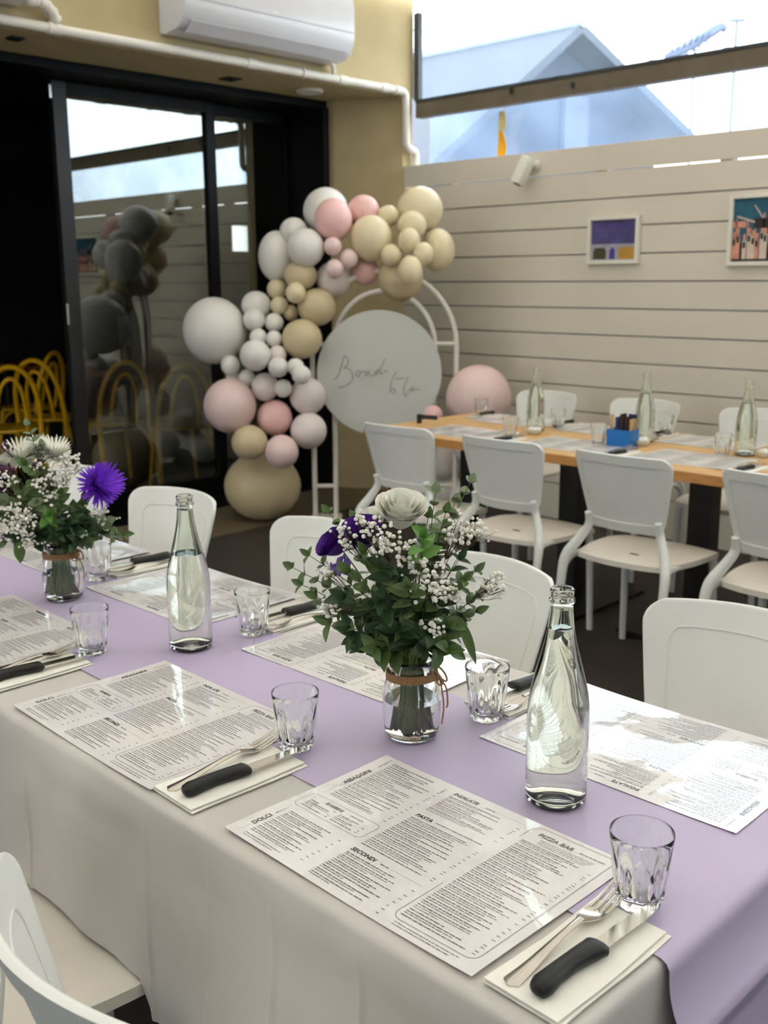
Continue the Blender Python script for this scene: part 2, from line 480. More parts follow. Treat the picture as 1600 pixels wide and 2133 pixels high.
# sliding doors
def sliding_door(name, x0, x1, y, label, wide_left=0.09, wide_right=0.07, mleft='alu_grey'):
    d = link(name, None); d['kind'] = 'structure'; d['label'] = label
    z0, z1 = 0.02, 2.555
    part('stile', MB().box(x0, x0+wide_left, y-0.025, y+0.025, z0, z1), mleft, d, False, 0.003)
    part('stile', MB().box(x1-wide_right, x1, y-0.025, y+0.025, z0, z1), 'alu_black', d, False, 0.003)
    part('rail', MB().box(x0+wide_left, x1-wide_right, y-0.025, y+0.025, z1-0.07, z1), 'alu_black', d, False, 0.003)
    part('rail', MB().box(x0+wide_left, x1-wide_right, y-0.025, y+0.025, z0, z0+0.13), 'alu_black', d, False, 0.003)
    part('pane', MB().box(x0+wide_left-0.005, x1-wide_right+0.005, y-0.001, y+0.001, z0+0.125, z1-0.065), 'door_glass', d, False)
    return d
d1 = sliding_door('door_1', 3.115, 4.235, 5.72, 'black framed sliding glass door beside the open doorway')
d2 = sliding_door('door_2', 4.19, 4.94, 5.775, 'black framed sliding glass door next to the pier', 0.06, 0.07, 'alu_black')
def bolt(px, py, h=0.085):
    p = on_y(px, py, 5.684)
    return MB().box(p.x-0.008, p.x+0.008, 5.674, 5.694, p.z-h/2, p.z+h/2)
part('latch', bolt(140, 655, 0.12), 'chrome', d1, False, 0.003)
hd = link('trim_1', None); hd['kind'] = 'structure'; hd['label'] = 'black door head and jambs'
part('door_head', MB().box(-2.4, 4.949, 5.452, 5.81, 2.558, ZS+0.1), 'alu_black', hd, False)
part('door_jamb', MB().box(4.90, 4.949, 5.40, 5.81, 0, 2.557), 'alu_black', hd, False)
part('door_lintel', MB().box(-2.4, 4.949, 5.42, 5.4495, 2.558, ZS-0.001), 'alu_black', hd, False)
part('door_track', MB().box(-2.4, 4.949, 5.425, 5.81, 0.0, 0.019), 'alu_black', hd, False)
for px, py in ((103, 190), (667, 255)):
    part('door_stop', bolt(px, py, 0.075), 'chrome', hd, False, 0.003)

# roof: translucent sheets on rafters, out of frame but lighting the place
rf = link('ceiling', None); rf['kind'] = 'structure'; rf['label'] = 'translucent sheet roof on cream rafters'
for k in range(9):
    y0 = -3.2+0.9*k
    part('roof_sheet', MB().box(-2.6, 5.55, y0+0.004, y0+0.896, 3.205, 3.212), 'roof_sheet', rf, False)
    part('rafter', MB().box(-2.6, 5.55, y0-0.03, y0+0.03, 3.121, 3.20), 'rafter', rf, False)
# unseen full-height walls added behind the camera to cut the side light
b = MB().box(-2.7, -2.6, -3.2, 4.95, 0, 3.1)
struct('added_wall_left', b, 'bounce_grey')
b = MB().box(-2.7, 5.3, -3.3, -3.2, 0, 3.1)
struct('added_wall_front', b, 'bounce_grey')

# ================================================================== OUTSIDE
b = MB().box(5.6, 60, -40, 60, -0.3, -0.05); b.box(-40, -6, -40, 60, -0.3, -0.05); b.box(-6, 5.6, -40, -6, -0.3, -0.05)
struct('ground_outside', b, 'ground_out')
# neighbouring gabled house
h = thing('neighbour_house', 'pale blue grey gabled house beyond the window band', 'house', (12.6, 9.15, -0.05))
LEN = 9.0
HL, HR = (-3.2, 2.72), (3.2, 3.70)          # eave x and height, left and right
part('wall', MB().add([(-2.8, 0, 0), (2.8, 0, 0), (2.8, 0, 3.75), (0, 0, 4.72), (-2.8, 0, 2.9), (-2.8, LEN, 0), (2.8, LEN, 0), (2.8, LEN, 3.75), (0, LEN, 4.72), (-2.8, LEN, 2.9)],
     [(0, 1, 2, 3, 4), (9, 8, 7, 6, 5), (0, 4, 9, 5), (1, 6, 7, 2), (0, 5, 6, 1), (4, 3, 8, 9), (2, 7, 8, 3)]), 'neigh_wall', h, False)
for x0, z0 in (HL, HR):
    part('roof_slope', MB().add([(0, -0.45, 4.85), (x0, -0.45, z0), (x0, LEN+0.4, z0), (0, LEN+0.4, 4.85), (0, -0.45, 4.77), (x0, -0.45, z0-0.08), (x0, LEN+0.4, z0-0.08), (0, LEN+0.4, 4.77)],
         [(0, 1, 2, 3), (7, 6, 5, 4), (0, 4, 5, 1), (1, 5, 6, 2), (2, 6, 7, 3), (3, 7, 4, 0)]), 'neigh_roof', h, False)
    part('barge_board', MB().add([(0, -0.48, 4.86), (x0, -0.48, z0+0.01), (x0, -0.48, z0-0.12), (0, -0.48, 4.73), (0, -0.455, 4.86), (x0, -0.455, z0+0.01), (x0, -0.455, z0-0.12), (0, -0.455, 4.73)],
         [(0, 1, 2, 3), (7, 6, 5, 4), (0, 4, 5, 1), (1, 5, 6, 2), (2, 6, 7, 3), (3, 7, 4, 0)]), 'neigh_roof', h, False)
part('ridge_cap', MB().tube([(0, -0.5, 4.86), (0, LEN+0.4, 4.86)], 0.07, 8), 'neigh_trim', h)
w = part('window', MB().box(0.2, 0.9, -0.04, 0.0, 3.2, 4.1), 'neigh_wall', h, False)
part('pane', MB().box(0.26, 0.84, -0.05, -0.041, 3.26, 4.04), 'neigh_glass', w, False)
# small pennant hung under the window beam
p0 = on_x(1047, 232, 5.372)
t = thing('window_pennant', 'small yellow pennant hanging in the plastic window', 'flag', (5.372, p0.y, p0.z))
def fl(y0a, y1a, z0a, z1a, cv):
    def f(u, v):
        z = lerp(z0a, z1a, v); return Vector((0.004*math.sin(v*7+u*3), lerp(y0a, y1a, u)-cv*math.sin(v*PI)*u, z))
    return MB().slab(f, lambda u, v: f(u, v)+Vector((0.0015, 0, 0)), 5, 14)
part('hazed_top', fl(0.030, -0.024, 0.0, -0.115, 0.004), 'flag_pale', t)  # upper half of the flag, its hazy fading put into the pale colour
part('cord', MB().tube([(0, 0, 0.03), (0, 0.003, 0.0)], 0.0015, 5), 'flag_pale', t)
part('sail', fl(0.034, -0.004, -0.1155, -0.30, 0.030), 'flag_yellow', t)
# roof aerial and mast
p = at_depth(1530, 130, 18)
t = thing('aerial_mast', 'thin mast with short cross arm on the skyline at right', 'aerial', (p.x, p.y, -0.05))
part('pole', MB().tube([(0, 0, 0), (0, 0, at_depth(1530, 44, 18).z+0.05)], 0.03, 6), 'aerial', t)
part('cross_arm', MB().tube([CR*-0.12+Vector((0, 0, 5.82)), CR*0.12+Vector((0, 0, 5.82))], 0.035, 6), 'aerial', t)
a0, a1 = at_depth(1385, 118, 18), at_depth(1512, 72, 18)
t = thing('tv_aerial', 'blue grey television aerial slanting on the skyline', 'aerial', (a0.x, a0.y, -0.05))
L = a1-a0
part('pole', MB().tube([Vector((L.x*0.5, L.y*0.5, 0)), L*0.5+Vector((0, 0, a0.z+0.05))], 0.025, 6), 'aerial', t)
part('boom', MB().tube(smooth_pts([Vector((0, 0, a0.z+0.05))+L*f+Vector((0, 0, q)) for f, q in ((0, 0), (0.35, 0.02), (0.7, 0.12), (0.9, 0.16), (1, 0.06))]), [0.05+0.05*math.sin(PI*k/24) for k in range(25)], 6), 'aerial', t)
for k in range(7):
    q = Vector((0, 0, a0.z+0.05))+L*(0.1+0.1*k)+Vector((0, 0, 0.03))
    part('element', MB().tube([q-CF*0.3-CR*0.05, q+CF*0.3+CR*0.05], 0.02, 5), 'aerial', t)
for i, (x0, y0, x1, y1) in enumerate(((1215, 66, 1600, 74), (1240, 110, 1600, 82), (1255, 70, 1600, 96))):
    A, Bp = at_depth(x0-400, y0-8, 19), at_depth(x1+300, y1+4, 19)
    t = MB().tube([A.lerp(Bp, k/16)-Vector((0, 0, 0.25*math.sin(PI*k/16))) for k in range(17)], 0.011, 5)
    tag(link('power_line', t.mesh('power_line', 'aerial')), ('highest', 'lowest', 'middle')[i]+' of the thin power lines crossing the sky', 'wire', 'overhead power lines')
# ================================================================== CHAIRS
def white_chair(label, loc, rz, group):
    t = thing('dining_chair', label, 'chair', loc, rz, group)
    Hb, zb0 = 0.284, 0.550
    def half(z):
        f = z/Hb; w = 0.148+0.058*f**0.85
        r = 0.045
        if z > Hb-r: w -= r-math.sqrt(max(0, r*r-(z-(Hb-r))**2))
        r2 = 0.04
        if z < r2: w -= r2-math.sqrt(max(0, r2*r2-(r2-z)**2))
        return w
    zs = [0, .003, .010, .02, .0355, .0365]+[0.0365+k*(Hb-.0365-.05)/8 for k in range(1, 9)]+[Hb-.0365, Hb-.0355, Hb-.022, Hb-.013, Hb-.0065, Hb-.0022, Hb-.0003]
    NU = 25
    def bp(s, z, off=0.0):
        w = half(z); f = z/Hb
        y = s*w; q = y/0.215
        x = -0.172-0.085*f+0.080*q*q
        crown = 0.010*(1-q*q)*f
        return Vector((x+off, y, zb0+z+crown))
    nv = len(zs)
    us = [-1, -.985, -.95, -.88, -.822, -.816]+[-.75+.1*k for k in range(16)]+[.816, .822, .88, .95, .985, 1]
    NU = len(us)
    b = MB()
    def bord(i, j):
        s = us[i]; z = zs[j]
        d = min((1-abs(s))*0.2, z, Hb-z)
        return 0.006 if d < 0.036 else 0.0
    Fv = [bp(us[i], zs[j], 0.004 if 0 < i < NU-1 and 0 < j < nv-1 else 0.0015) for j in range(nv) for i in range(NU)]
    Bv = [bp(us[i], zs[j], (-0.003-bord(i, j)) if 0 < i < NU-1 and 0 < j < nv-1 else -0.0015) for j in range(nv) for i in range(NU)]
    o = NU*nv; fs = []
    for j in range(nv-1):
        for i in range(NU-1):
            q = (j*NU+i, j*NU+i+1, (j+1)*NU+i+1, (j+1)*NU+i)
            fs.append(q[::1]); fs.append(tuple(k+o for k in q[::-1]))
    ring = [i for i in range(NU)]+[j*NU+NU-1 for j in range(1, nv)]+[(nv-1)*NU+i for i in range(NU-2, -1, -1)]+[j*NU for j in range(nv-2, 0, -1)]
    for a, c in zip(ring, ring[1:]+ring[:1]): fs.append((c, a, a+o, c+o))
    b.add(Fv+Bv, fs)
    back = part('backrest', b, 'plastic_white', t, True, None, 50)
    # raised line on the sitter's side
    ins = []
    for k in range(9): ins.append(bp(-0.78, lerp(0.03, Hb-0.085, k/8), 0.0046))
    for k in range(1, 6):
        a = k/6*PI/2
        ins.append(bp(-0.78+0.13*(1-math.cos(a)), Hb-0.085+0.035*math.sin(a), 0.0046))
    for k in range(1, 16): ins.append(bp(lerp(-0.65, 0.65, k/16), Hb-0.05, 0.0046))
    for k in range(0, 6):
        a = (5-k)/6*PI/2
        ins.append(bp(0.78-0.13*(1-math.cos(a)), Hb-0.085+0.035*math.sin(a), 0.0046))
    for k in range(8, -1, -1): ins.append(bp(0.78, lerp(0.03, Hb-0.085, k/8), 0.0046))
    part('rib', MB().tube(ins, 0.0018, 5), 'plastic_white', back)
    # seat: dished rounded slab
    def sp(u, v, top):
        a = lerp(-1, 1, u); c = lerp(-1, 1, v)
        # squircle map
        X = a*math.sqrt(1-0.26*c*c); Y = c*math.sqrt(1-0.26*a*a)
        w = 0.205+0.014*a
        dish = -0.008*(1-min(1, a*a))*(1-min(1, c*c))-0.012*max(0, a)**3
        edge = max(abs(a), abs(c)); 
        z = 0.452+dish-(0.004 if edge > 0.97 else 0)
        return (0.005+X*0.222, Y*w*1.06, z if top else z-0.020-0.004*(1-edge))
    part('seat', MB().slab(lambda u, v: sp(u, v, True), lambda u, v: sp(u, v, False), 17, 17), 'plastic_seat', t, True, None, 50)
    part('drain_slot', MB().prism([(-0.075+0.007*math.cos(a)*1.0, 0.02*math.sin(a)) for a in [k*PI/8 for k in range(16)]], 0.4448, 0.4462), 'slot_dark', t)
    for s in (-1, 1):
        pts = smooth_pts([(-0.168, 0.146*s, 0.600), (-0.155, 0.150*s, 0.550), (-0.178, 0.180*s, 0.49), (-0.212, 0.208*s, 0.43), (-0.232, 0.214*s, 0.33), (-0.262, 0.215*s, 0.0)], 5)
        n = len(pts)
        part('leg', MB().tube(pts, [lerp(0.014, 0.021, min(1, k/(n*0.55))) if k < n*0.55 else lerp(0.021, 0.014, (k-n*0.55)/(n*0.45)) for k in range(n)], 10, flat=0.85), 'plastic_white', t)
        pts = smooth_pts([(0.165, 0.186*s, 0.435), (0.178, 0.190*s, 0.36), (0.192, 0.196*s, 0.0)], 5)
        n = len(pts)
        part('leg', MB().tube(pts, [lerp(0.019, 0.013, k/(n-1)) for k in range(n)], 10), 'plastic_white', t)
        pts = smooth_pts([(-0.214, 0.208*s, 0.40), (-0.185, 0.200*s, 0.428), (-0.13, 0.192*s, 0.434), (0.165, 0.186*s, 0.434)], 4)
        part('seat_rail', MB().tube(pts, 0.0125, 8), 'plastic_white', t)
    return t
G1 = 'white plastic chairs at the lilac runner table'
G2 = 'white plastic chairs at the bare wooden table'
ch0 = white_chair('white plastic chair at bottom left, nearest its curved back to the camera', (0.612, 0.824, 0), -0.13, G1)
dup(ch0, (0.665, 1.405, 0), 0, 'white plastic chair at bottom left whose seat slides under the hanging cloth', G1)
for i, (x, y, lab, rz) in enumerate(((1.556, 0.806, 'white plastic chair facing us at far right, closest to the right bottle', 0.0),
                              (1.515, 1.392, 'white plastic chair facing us directly behind the front flower jar', 0.0),
                              (1.520, 1.895, 'white plastic chair facing us between left bottle and front bouquet', 0.03),
                              (1.485, 2.52, 'white plastic chair facing us right behind the left bottle', 0.05),
                              (1.49, 3.08, 'white plastic chair facing us, half hidden by the left bouquet', 0.0))):
    dup(ch0, (x, y, 0), PI+rz, lab, G1)
for i, (y, lab, rz) in enumerate(((3.09, 'white plastic chair with its back to us in front of the round sign', 0.04),
                              (2.52, 'white plastic chair with its back to us, second from the round sign', 0.02),
                              (1.97, 'white plastic chair with its back to us, third from the round sign', 0.0),
                              (1.39, 'white plastic chair with its back to us, cut by the right edge', 0.0))):
    dup(ch0, (3.385, y, 0), rz, lab, G2)
for i, (y, lab) in enumerate(((3.38, 'white plastic chair against the board wall beside the large pink balloon'),
                          (2.77, 'white plastic chair against the board wall behind the blue caddy'),
                          (2.16, 'white plastic chair against the board wall at the right edge'))):
    dup(ch0, (4.50, y, 0), PI, lab, G2)

# ================================================================== NEAR TABLE
TX0, TX1, TY0, TY1, TZ = 0.700, 1.455, 0.468, 3.40, 0.748
t = thing('trestle_table', 'long table hidden under grey cloth and lilac runner', 'table', (0, 0, 0))
part('tabletop', MB().box(TX0+0.006, TX1-0.006, TY0+0.006, TY1-0.006, TZ-0.035, TZ-0.004), 'dark_wood', t, False)
for x in (TX0+0.10, TX1-0.10):
    for y in (TY0+0.10, 1.9, 2.0, TY1-0.1):
        part('leg', MB().tube([(x, y, 0), (x, y, TZ-0.036)], 0.018, 8), 'table_black', t)
# tablecloth, one sheet: top + four falls
CRE = [0.56, 0.735, 0.885, 1.015, 1.16, 1.52, 1.75, 2.05, 2.3]
def hem_front(y):
    h = 0.405+0.008*math.sin(y*5)
    for c in (0.835, 1.405, 1.975, 2.545):
        e = abs(y-c)
        k = min(1, max(0, (0.245-e)/0.03)); h = lerp(h, max(h, 0.457), k)
    return h
def crease(y):
    return sum(math.exp(-((y-c)/0.005)**2) for c in CRE)
def nz(x, y, z): return noise.noise(Vector((x, y, z)))
Rr = 0.010
b = MB()
def top(u, v):
    x = lerp(TX0+Rr, TX1-Rr, u); y = lerp(TY0+Rr, TY1, v)
    return (x, y, TZ+0.0006*nz(x*9, y*9, 0))
b.grid(top, 30, 110)
def frontfall(u, v):   # u along y, v down
    y = lerp(TY0+Rr, TY1, u)
    if v < 0.12:
        a = v/0.12*PI/2
        return (TX0+Rr-Rr*math.sin(a), y, TZ-Rr+Rr*math.cos(a)+0.0006*(1-v/0.12)*nz((TX0+Rr)*9, y*9, 0))
    f = (v-0.12)/0.88; z = lerp(TZ-Rr, hem_front(y), f)
    x = TX0-0.004*f+f*0.016*nz(1, y*2.2, z*1.5)-0.0038*crease(y)*min(1, f*3)+0.008*min(1, f*4)*nz(4, y*5, z*4)+0.004*min(1, f*4)*nz(9, y*13, z*9)
    if f < 0.22: x -= 0.004*math.sin(f/0.22*PI)*(0.6+0.4*math.sin(y*11))
    for c in (0.835, 1.405, 1.975, 2.545):
        if abs(y-c) < 0.3: x += -0.010*f*(1-(abs(y-c)/0.3)**2)
    return (x, y, z)
b.grid(frontfall, 1000, 26, flip=True)
def endfall(u, v):
    x = lerp(TX0, TX1, u)
    if v < 0.12:
        a = v/0.12*PI/2
        return (x, TY0+Rr-Rr*math.sin(a), TZ-Rr+Rr*math.cos(a))
    f = (v-0.12)/0.88; z = lerp(TZ-Rr, 0.41, f)
    return (x, TY0-0.003*f-0.006*f*nz(x*5, 2, z*3)-0.012*f*max(0, 1-u*4), z)
b.grid(endfall, 40, 24)
def backfall(u, v):
    y = lerp(TY0+Rr, TY1, u)
    if v < 0.15:
        a = v/0.15*PI/2
        return (TX1-Rr+Rr*math.sin(a), y, TZ-Rr+Rr*math.cos(a))
    f = (v-0.15)/0.85; z = lerp(TZ-Rr, 0.47, f)
    return (TX1+0.004*f*math.sin(y*9), y, z)
b.grid(backfall, 120, 12)
tag(link('tablecloth', b.mesh('tablecloth', 'cloth', True, None, 80)), 'grey beige paper tablecloth hanging over the long table', 'tablecloth')
# lilac runner
RX0, RX1 = 0.885, 1.268
def rz_(x, y): return TZ+0.0022+0.0007*nz(x*7, y*5, 3)+0.0009*math.exp(-((y-1.40)/0.006)**2)+0.0010*math.exp(-((y-0.62-(x-1.1)*0.15)/0.006)**2)+0.0009*math.exp(-((y-1.95)/0.006)**2)
def run(u, v):
    x = lerp(RX0, RX1, u); x += 0.0015*math.sin(v*40)
    tot = 0.43; yy = TY1-v*(TY1-TY0+tot)
    if yy > TY0+0.006: return (x, yy, rz_(x, yy))
    s = TY0+0.006-yy
    if s < 0.022:
        a = s/0.022*PI/2; return (x, TY0+0.006-0.014*math.sin(a), TZ+0.0022-0.014+0.014*math.cos(a))
    s -= 0.022
    if s < 0.078: return (x-0.01*s, TY0-0.008-0.03*s-0.026*(s/0.078)**2.2, TZ-0.0118-s)
    q = s-0.078
    return (x-0.0008-0.03*q+0.004*math.sin(x*30)*q*4, TY0-0.0363+0.40*min(q, 0.055)-0.006*nz(x*6, 1, q*6)*min(1, q*8), TZ-0.0898-q)
NV = 420
b = MB().slab(run, lambda u, v: Vector(run(u, v))+(Vector((0, 0, -0.0008)) if v < 0.86 else Vector((0, 0.0008, 0))), 26, NV)
tag(link('table_runner', b.mesh('table_runner', 'runner', True, None, 60)), 'lilac paper runner along the middle of the long table', 'table runner')

# ================================================================== MENUS
def text_geo(s, size, bold=0.0, shear=0.0):
    cu = bpy.data.curves.new('lettering', 'FONT'); cu.body = s; cu.size = size; cu.offset = bold; cu.shear = shear
    cu.resolution_u = 3
    o = bpy.data.objects.new('lettering', cu); COL.objects.link(o)
    dg = bpy.context.evaluated_depsgraph_get(); e = o.evaluated_get(dg); me = e.to_mesh()
    vs = [tuple(v.co) for v in me.vertices]; fs = [tuple(p.vertices) for p in me.polygons]
    e.to_mesh_clear(); bpy.data.objects.remove(o); bpy.data.curves.remove(cu)
    return vs, fs
def wav(x, y): return 0.0012*math.sin(x*14+1)*math.sin(y*17+0.6)+0.0016*max(0, (abs(x)/0.21))**6
PW, PH = 0.42, 0.297
def paper_mesh():
    return MB().slab(lambda u, v: (lerp(-PW/2, PW/2, u), lerp(-PH/2, PH/2, v), 0.0034+wav(lerp(-PW/2, PW/2, u), lerp(-PH/2, PH/2, v))),
                     lambda u, v: (lerp(-PW/2, PW/2, u), lerp(-PH/2, PH/2, v), 0.0030+wav(lerp(-PW/2, PW/2, u), lerp(-PH/2, PH/2, v))), 43, 31).mesh('menu_sheet', 'paper', True, None, 60)
def print_mesh():
    rnd = random.Random(3)
    mb = MB()
    def put(vs, fs, mi):
        mb.add([(x, y, 0.0039+wav(x, y)) for x, y, *_ in vs], fs, mi)
    def P(u, v): return (u/100-PW/2, v/100-PH/2)          # cm on the page, from bottom left
    def head(s, u, v, size, rot=False, mi=0, bold=0.00022):
        vs, fs = text_geo(s, size, bold, 0.0 if rot else 0.12)
        x0, y0 = P(u, v)
        if rot: vs = [(x0-y, y0+x, 0) for x, y, z in vs]
        else: vs = [(x0+x, y0+y, 0) for x, y, z in vs]
        put(vs, fs, mi); return max(v[0] for v in vs), max(v[1] for v in vs)
    def dash(u0, u1, v, hgt, mi, rot=False):
        x0, y0 = P(u0, v); x1, _ = P(u1, v); h2 = hgt/200
        put([(x0, y0-h2), (x1, y0-h2), (x1, y0+h2), (x0, y0+h2)], [(0, 1, 2, 3)], mi)
    def words_line(u0, u1, v, hgt=0.12, mi=0):
        u = u0
        while u < u1:
            w = rnd.uniform(0.28, 0.95); e = min(u1, u+w)
            # a word: a run of little strokes
            k = u
            while k < e-0.04:
                s = rnd.uniform(0.055, 0.10); hh = hgt*rnd.uniform(0.7, 1.15)
                dash(k, min(e, k+s), v, hh, mi); k += s+0.028
            u = e+0.11
    def vwords(u, v0, v1):
        v = v0
        while v < v1:
            hh = rnd.uniform(0.06, 0.11); x0, y0 = P(u-0.11, v); x1, y1 = P(u+0.09*rnd.uniform(0.4, 1), v+hh)
            put([(x0, y0), (x1, y0), (x1, y1), (x0, y1)], [(0, 1, 2, 3)], 1); v += hh+(0.035 if rnd.random() < .8 else 0.14)
    def price(u, v): words_line(u, u+0.5, v, 0.12, 0)
    def block(u0, u1, v0, v1, pu, step=0.385, mi=0):
        v = v0; i = 0
        while v > v1:
            n = rnd.choice((1, 2, 2, 3))
            for q in range(n):
                if v <= v1: break
                L = (u1-u0)*rnd.uniform(0.8, 1.0) if q < n-1 else (u1-u0)*rnd.uniform(0.35, 0.8)
                words_line(u0, u0+L, v, 0.17 if q == 0 else 0.135, 0 if q == 0 or rnd.random() < .4 else 1)
                v -= step
            price(pu, v+step)
            v -= step*0.35; i += 1
    def rline(u0, v0, u1, v1, w=0.04, mi=0):
        x0, y0 = P(u0, v0); x1, y1 = P(u1, v1); d = Vector((x1-x0, y1-y0, 0)); 
        if d.length < 1e-6: return
        n = Vector((-d.y, d.x, 0)).normalized()*w/200
        put([(x0-n.x, y0-n.y), (x1-n.x, y1-n.y), (x1+n.x, y1+n.y), (x0+n.x, y0+n.y)], [(0, 1, 2, 3)], mi)
    def rbox(u0, u1, v0, v1, r, w=0.05):
        pts = []
        for cxx, cyy, a0 in ((u1-r, v1-r, 0), (u0+r, v1-r, 90), (u0+r, v0+r, 180), (u1-r, v0+r, 270)):
            for k in range(7):
                a = math.radians(a0+15*k); pts.append((cxx+r*math.cos(a), cyy+r*math.sin(a)))
        for a, c in zip(pts, pts[1:]+pts[:1]): rline(*a, *c, w)
    # left column with headings set sideways
    head('DOLCI', 2.1, 3.2, 0.0105, True); vwords(1.85, 7.0, 8.7)
    rline(1.75, 0.9, 1.75, 2.9, 0.03, 1); rline(1.75, 8.9, 1.75, 10.0, 0.03, 1)
    head('ASSAGGINI', 2.1, 19.4, 0.0105, True); vwords(1.85, 26.1, 28.9)
    rline(1.75, 15.6, 1.75, 19.0, 0.03, 1)
    block(2.8, 12.4, 28.3, 15.6, 13.2)
    block(2.8, 11.6, 8.8, 2.2, 12.6)
    words_line(2.8, 9.8, 1.3, 0.12); words_line(2.8, 8.6, 0.85, 0.12)
    rbox(1.1, 14.2, 10.5, 14.6, 0.9)
    head('BAMBINI', 4.4, 13.5, 0.0085, False, 1); words_line(9.2, 11.6, 13.75, 0.2, 1)
    block(2.2, 6.6, 12.9, 11.0, 6.8, 0.36); block(8.0, 12.0, 12.9, 11.0, 12.6, 0.36)
    # middle column
    head('INSALATE', 15.0, 27.6, 0.0098); words_line(20.7, 22.3, 27.85, 0.22, 1)
    rline(22.6, 27.9, 27.4, 27.9, 0.03, 1)
    block(15.1, 25.8, 26.9, 21.6, 26.9)
    head('PASTA', 15.2, 19.8, 0.0098); words_line(18.7, 26.5, 20.15, 0.16, 1)
    block(15.2, 25.8, 19.1, 9.9, 26.9)
    head('SECONDI', 15.2, 8.1, 0.0098); words_line(20.3, 21.8, 8.35, 0.22, 1)
    rline(22.2, 8.4, 27.3, 8.4, 0.03, 1)
    block(15.3, 25.6, 7.4, 0.8, 26.8)
    # right column in its rounded box
    rbox(28.4, 40.6, 2.0, 28.9, 1.3, 0.06)
    head('PIZZA BAR', 29.9, 27.0, 0.0110, False, 1); words_line(36.2, 39.9, 27.3, 0.22, 1)
    for k in range(4): words_line(31.0, 39.0-0.3*k, 26.4-0.36*k, 0.11, 1)
    block(29.1, 38.6, 24.8, 2.7, 39.5)
    for k in range(2): words_line(29.6, 39.0-k, 1.4-0.45*k, 0.12, 0)
    return mb.mesh('menu_print', ['ink', 'ink_soft'], False)
menu_sheet = paper_mesh(); menu_print = print_mesh()
def menu(x, y, z, rz, label, group, dz=0):
    t = thing('menu', label, 'menu', (x, y, z), rz, group)
    s = link('sheet', menu_sheet, t)
    link('print', menu_print, s)
    return t
GM = 'laminated menus on the runner table'
S = -PI/2; N = PI/2
ZT = TZ
menu(0.871, 0.800, ZT, S-0.01, 'laminated printed menu nearest the camera, beside the right napkin', GM)
menu(0.865, 1.376, ZT, S-0.012, 'laminated printed menu between the two front napkins, second from the camera', GM)
menu(0.862, 1.985, ZT, S-0.02, 'laminated printed menu at the left edge below the left jar', GM)
menu(1.318, 0.742, ZT, N+0.01, 'laminated menu glaring white with sky reflection right of the right bottle', GM)
menu(1.306, 1.325, ZT, N+0.02, 'laminated printed menu behind and left of the front flower jar', GM)
menu(1.310, 1.915, ZT, N+0.01, 'laminated printed menu lying behind the left bottle', GM)
menu(1.303, 2.50, ZT, N, 'laminated printed menu behind the left bouquet', GM)

# ================================================================== NAPKINS AND CUTLERY
def napkin(x, y, rz, label, z=ZT, sx=0.2, sy=0.096):
    t = thing('napkin', label, 'napkin', (x, y, z), rz, 'folded paper napkins')
    def lay(x0, x1, y0, y1, z0, h, ph):
        f = lambda u, v, q: (lerp(x0, x1, u), lerp(y0, y1, v)+0.0012*math.sin(u*6+ph), z0+q+0.0010*math.sin(u*5+ph)*v)
        return MB().slab(lambda u, v: f(u, v, h), lambda u, v: f(u, v, 0), 15, 7)
    part('lower_fold', lay(-sx/2, sx/2, -sy/2, sy/2, 0.0030, 0.0016, 0.4), 'napkin', t, True, None, 40)
    part('upper_fold', lay(-sx/2+0.001, sx/2-0.0015, -sy/2+0.004, sy/2-0.001, 0.0062, 0.0018, 1.9), 'napkin', t, True, None, 40)
    return t
def fork_parts(t):
    # lies along +x, tines curve up
    def prof(f):  # f 0..1 handle
        return 0.0105-0.0065*math.sin(min(1, f*1.12)*PI/2)**0.9
    pts = []
    b = MB()
    def hp(u, v):
        x = lerp(0.0, 0.132, u); w = prof(u)*math.sqrt(max(0.02, 1-max(0, 1-u/0.06)**2)) if u < 0.06 else prof(u)
        z = 0.0015+0.010*math.sin(u*PI*0.52)**2
        s = lerp(-1, 1, v)
        return Vector((x, s*w, z+0.0012*(1-s*s)))
    part('handle', MB().slab(hp, lambda u, v: hp(u, v)-Vector((0, 0, 0.0022)), 24, 7), 'cutlery', t, True, None, 60)
    def head(u, v):
        x = lerp(0.128, 0.166, u); w = lerp(0.0042, 0.0125, min(1, (u*1.5))**0.7); s = lerp(-1, 1, v)
        z = 0.0115-0.0075*math.sin(u*PI/2)
        return Vector((x, s*w, z+0.0022*s*s*u))
    part('head', MB().slab(head, lambda u, v: head(u, v)-Vector((0, 0, 0.0018)), 12, 9), 'cutlery', t, True, None, 60)
    for k in range(4):
        yy = -0.0105+0.007*k
        q = [(lerp(0.164, 0.215, f), yy*lerp(1, 0.98, f), 0.0036+0.0115*f*f*0.9+0.0012*(yy/0.0105)**2) for f in [i/7 for i in range(8)]]
        part('tine', MB().tube(q, [0.0023]*5+[0.0020, 0.0015, 0.0007], 6, flat=0.6), 'cutlery', t)
